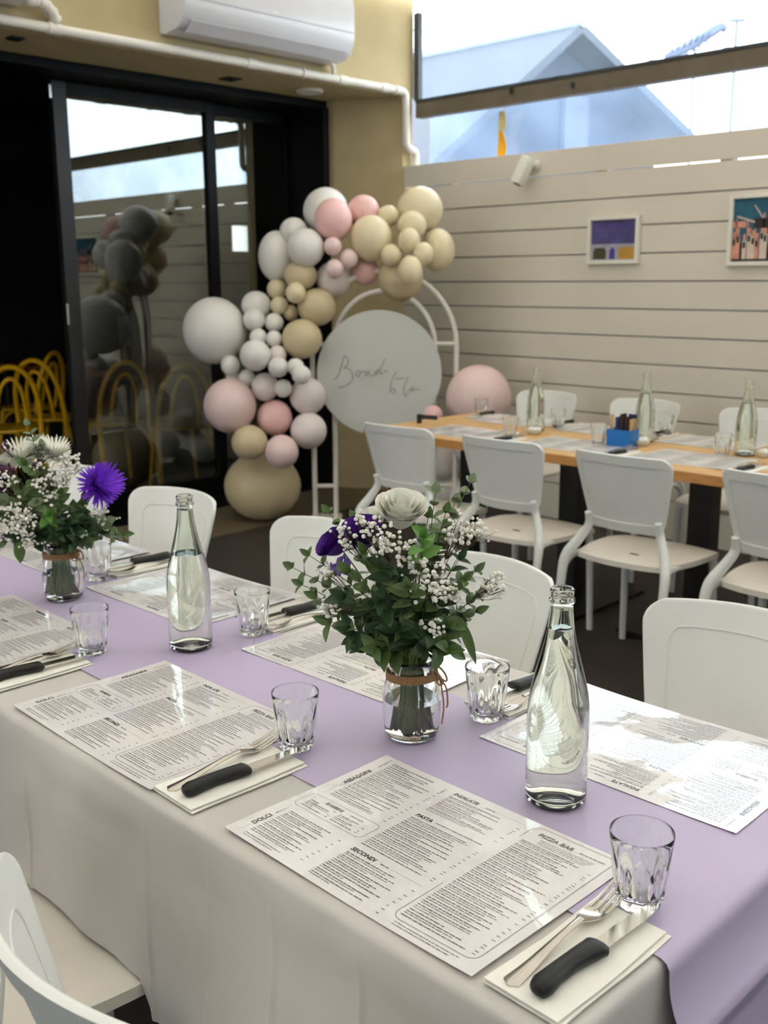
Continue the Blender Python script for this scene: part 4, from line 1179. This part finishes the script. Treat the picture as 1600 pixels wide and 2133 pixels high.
bottle(4.0, 2.36, Z2+0.0004, 'water bottle on the wooden table right behind the blue caddy', G, 0.21)
bottle(3.962, 1.878, Z2+0.0004, 'water bottle on the wooden table at the right edge', G, 0.21)
G = 'fluted glasses on the wooden table'
for x, y, lab in ((3.70, 2.862, 'clear glass on the wooden table by the first menu'), (3.80, 2.462, 'clear glass on the wooden table touching the blue caddy'), (3.885, 1.935, 'clear glass on the wooden table before the rightmost bottle'),
                  (4.12, 2.90, 'clear glass on the wooden table right of the leftmost bottle'), (4.25, 2.40, 'clear glass on the wooden table right of the caddy bottle'), (4.22, 3.46, 'clear glass on the wooden table against the pink balloon')):
    tumbler(x, y, lab, Z2+0.0003, G)
def small_set(x, y, back, where):
    rz = PI if back else 0; s = -1 if back else 1
    napkin(x, y, rz, 'white napkin on the wooden table '+where, Z2-0.0028)
    k = thing('steak_knife', 'black handled knife on the wooden table '+where, 'knife', (x-0.09*s, y-0.008*s, Z2+0.0056), rz-0.04, 'knives on the wooden table'); knife_parts(k)
    f = thing('fork', 'steel fork on the wooden table '+where, 'fork', (x-0.09*s, y+0.024*s, Z2+0.0056), rz+0.03, 'forks on the wooden table'); fork_parts(f)
small_set(3.63, 2.83, False, 'behind the second chair back')
small_set(3.65, 2.26, False, 'behind the third chair back')
small_set(3.66, 1.72, False, 'behind the rightmost chair back')
small_set(4.20, 2.92, True, 'before the chair beside the pink balloon')
small_set(4.21, 2.40, True, 'before the chair behind the caddy')
small_set(4.21, 3.43, True, 'under the large pink balloon')
# blue caddy with sachets
t = thing('sugar_caddy', 'bright blue caddy filled with brown and navy sachets', 'caddy', (3.845, 2.372, Z2+0.0002), 0.1)
b = MB(); w, d, hh, th = 0.055, 0.04, 0.072, 0.003
part('base', MB().box(-d, d, -w, w, 0, th), 'caddy_blue', t, False)
for nm, bx in (('side', (-d, d, -w, -w+th)), ('side', (-d, d, w-th, w)), ('side', (-d, -d+th, -w+th, w-th)), ('side', (d-th, d, -w+th, w-th))):
    part(nm, MB().box(*bx, th, hh), 'caddy_blue', t, False)
for k in range(9):
    yy = lerp(-w+0.010, w-0.010, (k % 5)/4); xx = -0.014 if k < 5 else 0.014
    hgt = 0.118+0.02*((k*7) % 5)/4; m = ('stick_kraft', 'stick_dark', 'stick_kraft', 'stick_dark', 'stick_navy')[(k*3) % 5]
    part('sachet', MB().box(xx-0.002, xx+0.002, yy-0.008, yy+0.008, th+0.001, hgt), m, t, False, 0.0008)
part('card', MB().box(0.028, 0.030, -0.048, -0.01, th+0.001, 0.135), 'stick_navy', t, False)
for i, (x, y, lab) in enumerate(((3.865, 2.855, 'small white flower dish below the leftmost table bottle'), (3.905, 2.315, 'small white flower dish right of the blue caddy'), (3.985, 1.80, 'small white flower dish at the rightmost table bottle'))):
    t = thing('tealight_dish', lab, 'dish', (x, y, Z2+0.0002), i, 'white dishes on the wooden table')
    part('bowl', MB().lathe([(0.0005, 0.0), (0.022, 0.0), (0.034, 0.012), (0.038, 0.022), (0.036, 0.022), (0.031, 0.013), (0.02, 0.004), (0.0005, 0.004)], 24), 'cup_white', t)
    for k in range(5):
        a = 2*PI*k/5
        part('petal', MB().sphere((0.019*math.cos(a), 0.019*math.sin(a), 0.022), 0.014, 8, 6, sc=(1, 1, 0.7)), 'cup_white', t)
p = on_z(885, 886, Z2)
t = thing('table_sign', 'small grey tent card with dark foot at the wooden table end', 'sign', (3.80, 3.45, Z2+0.0002), 0.2)
part('foot', MB().box(-0.012, 0.012, 0.045, 0.062, 0, 0.045), 'table_black', t, False, 0.003)
part('card', MB().box(-0.004, 0.004, -0.05, 0.0445, 0.022, 0.044), 'alu_grey', t, False, 0.002)

# ================================================================== ARCH, ROUND SIGN, BALLOONS
DA = 6.22
hd2 = Vector((math.cos(HEAD), math.sin(HEAD), 0)); rt = Vector((hd2.y, -hd2.x, 0))
ac = at_depth(801, 800, DA); AX, AY = ac.x, ac.y
def ap(r, z, fwd=0.0):
    return Vector((AX, AY, z))+rt*r-hd2*fwd
t = thing('arch_frame', 'white metal double arch frame standing in the corner', 'arch', (0, 0, 0))
WO, WI = 0.428, 0.300
zo, zi = 1.06, 1.06
def archpts(w, zc, top, fw=0.0):
    pts = [ap(-w, 0.012, fw), ap(-w, 0.5, fw)]
    for k in range(25):
        a = PI-PI*k/24
        pts.append(ap(w*math.cos(a), zc+(top-zc)*math.sin(a), fw))
    pts += [ap(w, 0.5, fw), ap(w, 0.012, fw)]
    return pts
part('outer_arch', MB().tube(archpts(WO, zo, 1.50), 0.0155, 10), 'arch_white', t)
part('inner_arch', MB().tube(archpts(WI, zi, 1.385), 0.0155, 10), 'arch_white', t)
for s in (-1, 1):
    for z in (0.22, 1.075):
        part('rung', MB().tube([ap(s*WI, z), ap(s*WO, z)], 0.012, 8), 'arch_white', t)
    q = ap(s*(WO+WI)/2, 0.006); 
    part('foot', MB().add([ap(s*WI-0.03*s, 0.012, 0.16), ap(s*WO+0.03*s, 0.012, 0.16), ap(s*WO+0.03*s, 0.012, -0.16), ap(s*WI-0.03*s, 0.012, -0.16), ap(s*WI-0.03*s, 0.0, 0.16), ap(s*WO+0.03*s, 0.0, 0.16), ap(s*WO+0.03*s, 0.0, -0.16), ap(s*WI-0.03*s, 0.0, -0.16)],
         [(0, 1, 2, 3), (7, 6, 5, 4), (0, 4, 5, 1), (1, 5, 6, 2), (2, 6, 7, 3), (3, 7, 4, 0)]), 'arch_white', t, False)
# round sign
sc_ = at_depth(790, 778, DA-0.06); SR = 130/FPX*(DA-0.06)
t = thing('round_sign', 'round white sign with grey handwriting hung on the arch', 'sign', (sc_.x, sc_.y, sc_.z))
t.matrix_world = Matrix.Translation(sc_) @ Matrix((rt, Vector((0, 0, 1)), -hd2)).transposed().to_4x4()
part('disc', MB().lathe([(0.0005, -0.003), (SR-0.003, -0.003), (SR, -0.001), (SR, 0.001), (SR-0.003, 0.003), (0.0005, 0.003)], 72), 'sign_white', t, True, None, 30)
def sg(zx, zy):     # handwriting in sign coordinates (metres)
    px = 680+zx*220/1600; py = 720+zy*140/1018
    return Vector(((px-790)/130*SR, -(py-778)/130*SR, 0.0042))
strokes = [
    [(120, 520), (200, 400), (275, 150), (215, 340), (170, 480)],
    [(275, 150), (330, 200), (320, 290), (260, 330), (350, 350), (400, 450), (370, 550), (260, 615), (170, 630)],
    [(520, 400), (470, 380), (450, 440), (490, 460), (530, 400), (590, 390), (600, 460), (640, 380), (660, 450), (720, 450)],
    [(720, 450), (790, 360), (740, 400), (750, 440), (800, 390), (890, 200), (820, 360), (830, 430), (900, 380), (930, 400)],
    [(1060, 390), (990, 520), (965, 700), (1010, 640), (1040, 690), (1000, 730)],
    [(1040, 500), (1180, 490)],
    [(1245, 470), (1200, 560), (1170, 680), (1200, 770), (1240, 700), (1270, 660), (1320, 630), (1310, 690), (1280, 670), (1420, 665)],
]
for s in strokes:
    part('letter_stroke', MB().tube([sg(*q) for q in smooth_pts([(a, c, 0) for a, c in s], 6) for q in [(q[0], q[1])]], 0.0034, 5, flat=0.25), 'sign_ink', t)

# balloons: unit balloon, crown towards +z, neck at -z
def balloon_mesh(m):
    prof = [(0.0005, -1.165), (0.05, -1.16), (0.055, -1.13)]
    for k in range(1, 17):
        a = -PI/2+PI*k/17
        r = math.cos(a); z = math.sin(a)
        if z < 0: z *= 1.10; r *= (1-0.05*z*z)
        prof.append((r, z))
    prof.append((0.0005, 1.0))
    return MB().lathe(prof, 28).mesh('balloon', m, True, None, 80)
knot_mesh = {}
BM = {}
for c in ('white', 'blush', 'cream', 'tan', 'pink', 'rose'):
    BM[c] = balloon_mesh('balloon_'+c)
    knot_mesh[c] = MB().lathe([(0.0005, -1.30), (0.085, -1.29), (0.07, -1.24), (0.035, -1.17), (0.05, -1.13), (0.0005, -1.12)], 10).mesh('knot', 'balloon_'+c)
placed = []
def balloon(px, py, rx, ry, c, label, D=None, grp='balloon garland'):
    if D is None:
        D = 6.12
        for (qx, qy, qr, qd) in placed:
            d = math.hypot(px-qx, py-qy); s = (rx+ry)/2+qr
            if d < s: D = min(D, qd-math.sqrt(s*s-d*d)*0.62/FPX*6.0)
        D = max(D, 5.62)
    rx *= 1.05; ry *= 1.05
    placed.append((px, py, (rx+ry)/2, D))
    p = at_depth(px, py, D); k = D/FPX
    t = thing('balloon', label, 'balloon', (0, 0, 0), 0, grp)
    if py > 1000: p.z = max(ry*k*1.03, 0.02)
    sx, sy = rx*k, ry*k
    Rm = Matrix((CR, CU, -CF)).transposed().to_4x4()
    tilt = Matrix.Rotation(random.uniform(-0.2, 0.2), 4, 'X') @ Matrix.Rotation(random.uniform(-0.2, 0.2), 4, 'Y')
    t.matrix_world = Matrix.Translation(p) @ Rm @ tilt @ Matrix.Diagonal((sx, sy, (sx+sy)/2, 1))
    link('skin', BM[c], t); link('knot', knot_mesh[c], t)
BL = [
    (547, 1014, 76, 68, 'tan', 'very large cream balloon resting on the floor at the garland foot', 6.38),
    (679, 440, 45, 46, 'white', 'white balloon behind the topmost salmon balloon'),
    (875, 437, 46, 45, 'cream', 'large cream balloon at the garland top right end'),
    (912, 521, 34, 43, 'cream', 'cream balloon sticking out furthest right'),
    (757, 440, 32, 32, 'pink', 'pink balloon at top between salmon balloon and cream ones'),
    (809, 450, 22, 21, 'cream', 'small cream balloon at top right of the second pink balloon'),
    (577, 534, 37, 50, 'white', 'tall white balloon at the upper left shoulder of the garland'),
    (612, 482, 28, 27, 'white', 'white balloon above the tall white one at upper left'),
    (695, 582, 35, 35, 'blush', 'blush white balloon under the small pink cluster'),
    (760, 564, 29, 28, 'pink', 'dusky pink balloon touching the arch top'),
    (834, 577, 46, 47, 'tan', 'large tan balloon hanging lowest on the arch top'),
    (626, 574, 33, 30, 'tan', 'tan balloon below the blush white pair at upper left'),
    (637, 516, 37, 38, 'white', 'cream white balloon left of the small pink cluster'),
    (694, 458, 38, 42, 'pink', 'salmon pink balloon in front of the top white one'),
    (773, 497, 42, 46, 'cream', 'large cream balloon at the centre of the garland top'),
    (858, 470, 29, 29, 'cream', 'medium cream balloon in the middle of the top right cluster'),
    (852, 502, 22, 26, 'cream', 'small oval cream balloon in front of the top right cluster'),
    (882, 529, 20, 23, 'cream', 'small cream balloon left of the furthest right balloon'),
    (815, 532, 21, 22, 'cream', 'small cream balloon under the large central cream balloon'),
    (855, 564, 24, 30, 'cream', 'oval cream balloon on the front of the lowest tan balloon'),
    (693, 513, 18, 18, 'rose', 'small pink balloon just below the salmon balloon'),
    (727, 539, 18, 19, 'rose', 'small pink balloon beside the central cream balloon'),
    (697, 560, 18, 19, 'rose', 'small pink balloon lowest of the pink trio'),
    (660, 640, 38, 37, 'tan', 'tan balloon against the left side of the arch top'),
    (629, 706, 40, 39, 'tan', 'large tan balloon left of the round sign top'),
    (605, 652, 15, 16, 'tan', 'tiny tan balloon tucked behind two cream ones'),
    (577, 602, 20, 20, 'cream', 'small cream balloon below the tall white balloon'),
    (616, 610, 20, 21, 'cream', 'small cream balloon left of the arch side tan balloon'),
    (582, 636, 18, 18, 'cream', 'small cream balloon above the small white cluster'),
    (447, 689, 63, 66, 'white', 'very large white balloon sticking out furthest left'),
    (534, 636, 30, 28, 'white', 'medium white balloon at upper right of the very large white one'),
    (529, 666, 22, 22, 'white', 'small white balloon touching the very large white one'),
    (571, 672, 19, 19, 'white', 'small white balloon left of the large tan balloon top'),
    (538, 702, 17, 17, 'white', 'tiny white balloon over the middle white balloon'),
    (571, 706, 16, 17, 'white', 'tiny white balloon left of the large tan balloon middle'),
    (578, 738, 18, 18, 'blush', 'small white balloon below the large tan balloon'),
    (484, 786, 13, 14, 'white', 'tiny white balloon half hidden above the large pink balloon'),
    (641, 825, 36, 37, 'blush', 'blush white balloon against the left edge of the round sign'),
    (532, 740, 31, 31, 'white', 'medium white balloon in the centre of the white cluster'),
    (580, 765, 20, 20, 'white', 'small white balloon right of the central white one'),
    (616, 764, 17, 17, 'white', 'tiny white balloon beside the round sign'),
    (480, 761, 19, 20, 'white', 'small white balloon under the very large white one'),
    (514, 788, 17, 18, 'white', 'small white balloon between large white and large pink ones'),
    (628, 781, 19, 19, 'white', 'small white balloon on top of the blush white one by the sign'),
    (552, 806, 27, 28, 'blush', 'blush white balloon at the bottom of the white cluster'),
    (590, 809, 17, 18, 'white', 'small white balloon between two blush ones'),
    (479, 845, 52, 54, 'rose', 'large dusty pink balloon at the lower left'),
    (643, 897, 36, 36, 'blush', 'blush white balloon at the lower right beside the arch leg'),
    (520, 922, 36, 35, 'tan', 'tan balloon sitting on the very large floor balloon'),
    (572, 870, 35, 36, 'pink', 'pink balloon right of the large dusty pink one'),
    (587, 941, 33, 34, 'rose', 'pale pink balloon on the right of the floor balloon'),
]
for q in BL: balloon(*q)
GB = 'balloons at the foot of the sign'
balloon(997, 829, 65, 66, 'rose', 'very large pink balloon standing behind the wooden table', 6.15, GB)
for (px, py, r, c, lab, D) in ((902, 864, 19, 'pink', 'small pink balloon at the table corner beside the sign', 6.02), (925, 884, 13, 'rose', 'tiny peach balloon at the table corner', 5.9),
                               (864, 958, 27, 'blush', 'white balloon under the table end, upper left of four', 6.6), (920, 962, 36, 'blush', 'white balloon under the table end, upper right of four', 6.62),
                               (878, 1018, 30, 'white', 'white balloon on the floor under the table end, left', 6.8), (930, 1012, 33, 'white', 'white balloon on the floor under the table end, right', 6.75),
                               (985, 928, 40, 'blush', 'white balloon right under the very large pink balloon', 6.3), (978, 1005, 40, 'white', 'white balloon on the floor under the very large pink balloon', 6.4)):
    balloon(px, py, r, r, c, lab, D, GB)

# ================================================================== WALL FITTINGS
def air_con(x0, x1, lab):
    t = thing('air_conditioner', lab, 'air conditioner', ((x0+x1)/2, YF-0.002, 2.70), 0, 'split air conditioners')
    w = (x1-x0)/2
    pr = [(0.0, 0.008), (-0.05, 0.0), (-0.15, 0.012), (-0.20, 0.04), (-0.228, 0.085), (-0.238, 0.14), (-0.238, 0.30), (-0.225, 0.34), (0.0, 0.345)]
    vs = [(-w, y, z) for y, z in pr]+[(w, y, z) for y, z in pr]; n = len(pr)
    fs = [tuple(range(n)), tuple(range(n, 2*n))[::-1]]+[(i, n+i, n+(i+1) % n, (i+1) % n) for i in range(n)]
    part('body', MB().add(vs, fs), 'ac_white', t, True, 0.006, 35)
    # louvre flap along the lower front
    part('louvre', MB().add([(-w+0.05, -0.154, 0.0065), (w-0.05, -0.154, 0.0065), (w-0.05, -0.216, 0.052), (-w+0.05, -0.216, 0.052), (-w+0.05, -0.158, 0.0015), (w-0.05, -0.158, 0.0015), (w-0.05, -0.2205, 0.0485), (-w+0.05, -0.2205, 0.0485)],
         [(0, 3, 2, 1), (4, 5, 6, 7), (0, 1, 5, 4), (1, 2, 6, 5), (2, 3, 7, 6), (3, 0, 4, 7)]), 'ac_white', t, False, 0.001)
    part('seam', MB().box(-w+0.012, w-0.012, -0.2405, -0.2375, 0.150, 0.153), 'mid_grey', t, False)
    part('badge', MB().box(w-0.62, w-0.58, -0.2402, -0.2375, 0.165, 0.171), 'cup_white', t, False)
    return t
air_con(3.345, 4.535, 'white wall air conditioner above the doors, in the middle')
air_con(1.35, 2.545, 'white wall air conditioner cut off at the top left corner')
PZ, PY = 2.632, 4.912
t = thing('drain_pipe', 'cream plastic drain pipe running along the beam and down the pier', 'pipe', (0, 0, 0))
part('pipe_run', MB().tube([(-2.3, PY, PZ), (5.12, PY, PZ)], 0.024, 12), 'pvc', t)
part('pipe_drop', MB().tube(smooth_pts([(5.12, PY, PZ), (5.165, PY, PZ-0.012), (5.18, PY, PZ-0.06), (5.182, PY, 2.34), (5.195, PY, 2.295), (5.24, PY, 2.275), (5.262, PY, 2.27), (5.275, PY, 2.24), (5.275, PY, 2.15)], 5), 0.024, 12), 'pvc', t)
for x in (2.72, 3.92, 4.62, 4.98):
    part('coupling', MB().tube([(x-0.035, PY, PZ), (x+0.035, PY, PZ)], 0.0285, 12), 'pvc', t)
for x in (1.9, 4.30, 5.08):
    part('clip', MB().tube([(x-0.008, PY, PZ), (x+0.008, PY, PZ)], 0.031, 12), 'pvc', t)
t = thing('drain_hose', 'short curved hose from the middle air conditioner to the pipe', 'hose', (0, 0, 0), 0, 'air conditioner hoses')
part('hose', MB().tube(smooth_pts([(4.46, 4.86, 2.715), (4.50, 4.87, 2.70), (4.535, 4.90, 2.685), (4.55, 4.912, 2.661)], 5), 0.014, 10), 'pvc', t)
t = thing('drain_hose', 'thick wrapped hose hanging from the left air conditioner to the pipe', 'hose', (0, 0, 0), 0, 'air conditioner hoses')
part('hose', MB().tube(smooth_pts([(2.53, 4.88, 2.76), (2.585, 4.88, 2.735), (2.64, 4.89, 2.74), (2.70, 4.90, 2.71), (2.735, 4.912, 2.664)], 6), [0.03-0.003*math.sin(k*1.9) for k in range(25)], 10), 'pvc', t)
# security camera
p = on_x(1112, 356, XW)
t = thing('security_camera', 'small white spotlight camera fixed on the board wall', 'camera', (XW, p.y, p.z))
part('mount', MB().lathe([(0.0005, 0.0), (0.03, 0.0), (0.03, 0.012), (0.012, 0.02), (0.012, 0.05), (0.0005, 0.05)], 16), 'frame_white', t, mw=Matrix.Translation((-0.001, -0.02, 0.03)) @ Matrix.Rotation(-PI/2, 4, 'Y'))
bd = part('housing', MB().box(-0.035, 0.035, -0.032, 0.032, -0.085, 0.075), 'frame_white', t, True, 0.008, mw=Matrix.Translation((-0.085, 0.012, 0.0)) @ Matrix.Rotation(0.35, 4, 'X') @ Matrix.Rotation(0.25, 4, 'Y'))
part('lens', MB().lathe([(0.0005, -0.0905), (0.02, -0.0905), (0.022, -0.0855), (0.0005, -0.0855)], 14), 'alu_grey', bd)
# framed pictures
def picture(px0, py0, px1, py1, lab, kind):
    A = on_x(px0, py0, XW); Bq = on_x(px1, py1, XW)
    y0, y1, z1, z0 = A.y, Bq.y, A.z, Bq.z
    w = abs(y1-y0); hgt = z1-z0
    t = thing('framed_picture', lab, 'picture', (XW-0.001, (y0+y1)/2, (z0+z1)/2), 0, 'framed photographs')
    fw = 0.022
    for nm, bx in (('frame_side', (-w/2, -w/2+fw, -hgt/2, hgt/2)), ('frame_side', (w/2-fw, w/2, -hgt/2, hgt/2)), ('frame_rail', (-w/2+fw, w/2-fw, hgt/2-fw, hgt/2)), ('frame_rail', (-w/2+fw, w/2-fw, -hgt/2, -hgt/2+fw))):
        part(nm, MB().box(-0.028, 0, bx[0], bx[1], bx[2], bx[3]), 'frame_white', t, False, 0.002)
    iw, ih = w/2-fw, hgt/2-fw
    b = MB()
    def quad(u0, u1, v0, v1, mi, lift=0):
        # u from the left as seen (left = +y), v from below
        ya, yb = lerp(iw, -iw, u0), lerp(iw, -iw, u1); za, zb_ = lerp(-ih, ih, v0), lerp(-ih, ih, v1)
        x = -0.012-0.0003*lift
        b.add([(x, ya, za), (x, yb, za), (x, yb, zb_), (x, ya, zb_)], [(3, 2, 1, 0)][:1], mi)
    if kind == 'beach':
        quad(0, 1, 0, 1, 1); quad(0, 1, 0.40, 1, 0, 1)
        rr = random.Random(5)
        for k in range(9):
            u = rr.uniform(0, .75); v = rr.uniform(.5, .9); quad(u, u+rr.uniform(.1, .25), v, v+0.03, 6, 2)
        quad(0.0, 1, 0.34, 0.40, 1, 2)
        for u0, u1, v1, mi in ((0.05, 0.34, .26, 2), (0.42, 0.54, .26, 3), (0.63, 0.98, .27, 4)):
            quad(u0, u1, 0.02, v1, mi, 3); quad(u0+0.03, u1-0.03, v1, v1+0.05, mi, 3)
        ms = ['print_purple', 'print_grey', 'print_olive', 'print_violet', 'print_ochre', 'print_dark', 'print_violet']
    else:
        quad(0, 1, 0, 1, 0); rr = random.Random(9)
        quad(0, 1, 0, 0.30, 2, 1)
        for k in range(16):
            u = k/16+rr.uniform(-.02, .02); v = rr.uniform(.42, .58); bw = 0.055
            quad(u, u+bw, 0.04, v-0.10, rr.choice((1, 1, 3)), 2+k % 3)
            quad(u+0.008, u+bw-0.012, v-0.22, v-0.12, 2, 5)
            quad(u+0.008, u+bw-0.010, v-0.09, v, 1, 5)
            if k % 2: quad(u-0.01, u+0.008, v-0.1, v+rr.uniform(.05, .25), 1, 6)
        for k in range(12):
            u = 0.05+k*0.02; quad(u, u+0.025, 0.70-k*0.008, 0.73-k*0.008, 3, 7)
        for k in range(10):
            u = 0.28+k*0.012; quad(u, u+0.014, 0.86-k*0.02, 0.89-k*0.02, 3, 7)
        quad(0.28, 0.5, .52, .68, 2, 6); quad(0.0, 0.18, .54, .64, 1, 6)
        ms = ['print_teal', 'print_skin', 'print_dark', 'print_pale']
    part('photo_print', b, ms, t, False)
    part('backing_board', MB().box(-0.0115, -0.001, -iw, iw, -ih, ih), 'frame_white', t, False)
picture(1230, 452, 1333, 549, 'small framed photo of coloured beach huts under purple sky', 'beach')
picture(1526, 406, 1690, 552, 'framed photo of a cheering crowd cut by the right edge', 'crowd')

# ================================================================== INSIDE THE DOORS
def bent_chair(label, loc, rz):
    t = thing('bentwood_chair', label, 'chair', loc, rz, 'yellow bentwood chairs')
    def hoop(w, zt, x0, xt):
        pts = []
        for k in range(21):
            a = PI*k/20
            pts.append((lerp(x0, xt, math.sin(a)**0.7), w*math.cos(a)*(1 if a not in (0, PI) else 1), 0.46+(zt-0.46)*math.sin(a)**0.72))
        return pts
    op = hoop(0.185, 0.90, -0.18, -0.26)
    pts = smooth_pts([(-0.30, 0.20, 0.0), (-0.22, 0.192, 0.30)], 4)[:-1]+op+smooth_pts([(-0.22, -0.192, 0.30), (-0.30, -0.20, 0.0)], 4)[1:]
    part('back_hoop', MB().tube(pts, 0.0185, 9), 'yellow_wood', t)
    part('inner_hoop', MB().tube(hoop(0.095, 0.82, -0.175, -0.245), 0.014, 8), 'yellow_wood', t)
    part('seat', MB().lathe([(0.0005, 0.448), (0.195, 0.448), (0.21, 0.458), (0.205, 0.472), (0.17, 0.474), (0.0005, 0.468)], 28), 'yellow_wood', t)
    for s in (-1, 1):
        part('leg', MB().tube([(0.15, 0.13*s, 0.447), (0.20, 0.175*s, 0.0)], [0.018, 0.013], 9), 'yellow_wood', t)
        part('brace', MB().tube(smooth_pts([(0.165, 0.14*s, 0.30), (0.12, 0.13*s, 0.41), (0.0, 0.13*s, 0.44), (-0.13, 0.16*s, 0.40), (-0.215, 0.188*s, 0.28)], 4), 0.010, 7), 'yellow_wood', t)
    return t
def inside_at(px, py, D): 
    p = at_depth(px, py, D); return (p.x, p.y, 0)
y0 = bent_chair('yellow bentwood chair seen in the open doorway at the left edge', inside_at(20, 880, 7.15), math.radians(70))
dup(y0, inside_at(112, 864, 7.75), math.radians(35), 'yellow bentwood chair in the open doorway, nearer the door frame')
dup(y0, inside_at(60, 840, 8.35), math.radians(120), 'yellow bentwood chair furthest back in the open doorway')
dup(y0, inside_at(240, 880, 7.5), math.radians(80), 'yellow bentwood chair behind the glass, left part of the pane')
dup(y0, inside_at(372, 905, 7.3), math.radians(70), 'yellow bentwood chair behind the glass, near the white balloons')
def cafe_table(lab, loc):
    t = thing('cafe_table', lab, 'table', loc, 0, 'dark wood tables inside')
    part('tabletop', MB().box(-0.4, 0.4, -0.35, 0.35, 0.715, 0.75), 'dark_wood', t, False, 0.004)
    part('pedestal', MB().tube([(0, 0, 0.02), (0, 0, 0.714)], 0.035, 10), 'table_black', t)
    part('foot', MB().lathe([(0.0005, 0), (0.22, 0), (0.22, 0.008), (0.04, 0.02), (0.0005, 0.02)], 24), 'table_black', t)
cafe_table('dark wooden cafe table behind the glass door', inside_at(330, 850, 8.35))
cafe_table('maroon brown cafe table seen through the open doorway', inside_at(20, 850, 9.05))
p = on_y(500, 497, 9.08)
t = thing('lit_screen', 'small glowing white screen inside, right of the door stile', 'screen', (p.x, 9.08, p.z))
part('casing', MB().box(-0.115, 0.115, 0.0, 0.014, -0.145, 0.145), 'alu_black', t, False, 0.006)
part('screen_face', MB().box(-0.10, 0.10, -0.004, -0.0005, -0.13, 0.13), 'sign_lit', t, False)
for i, (px, py, w, hh, lab) in enumerate(((600, 295, 0.13, 0.17, 'dim poster with dark print inside, beside the pier'), (258, 690, 0.06, 0.14, 'narrow pale notice inside behind the glass door'), (567, 310, 0.07, 0.16, 'dim narrow poster inside, left of the printed one'))):
    p = on_y(px, py, 9.094)
    t = thing('wall_poster', lab, 'poster', (p.x, 9.094, p.z), 0, 'posters inside')
    part('sheet', MB().box(-w, w, 0, 0.004, -hh, hh), 'poster', t, False)
    if i == 0:
        part('print', MB().prism([(-0.05+0.06*math.cos(a), 0.05*math.sin(a)) for a in [k*PI/6 for k in range(12)]], -0.003, -0.0005).prism([(0.02, -0.02), (0.11, -0.08), (0.10, 0.06), (0.04, 0.10)], -0.003, -0.0005), 'print_dark', t, False, mw=Matrix.Rotation(PI/2, 4, 'X'))
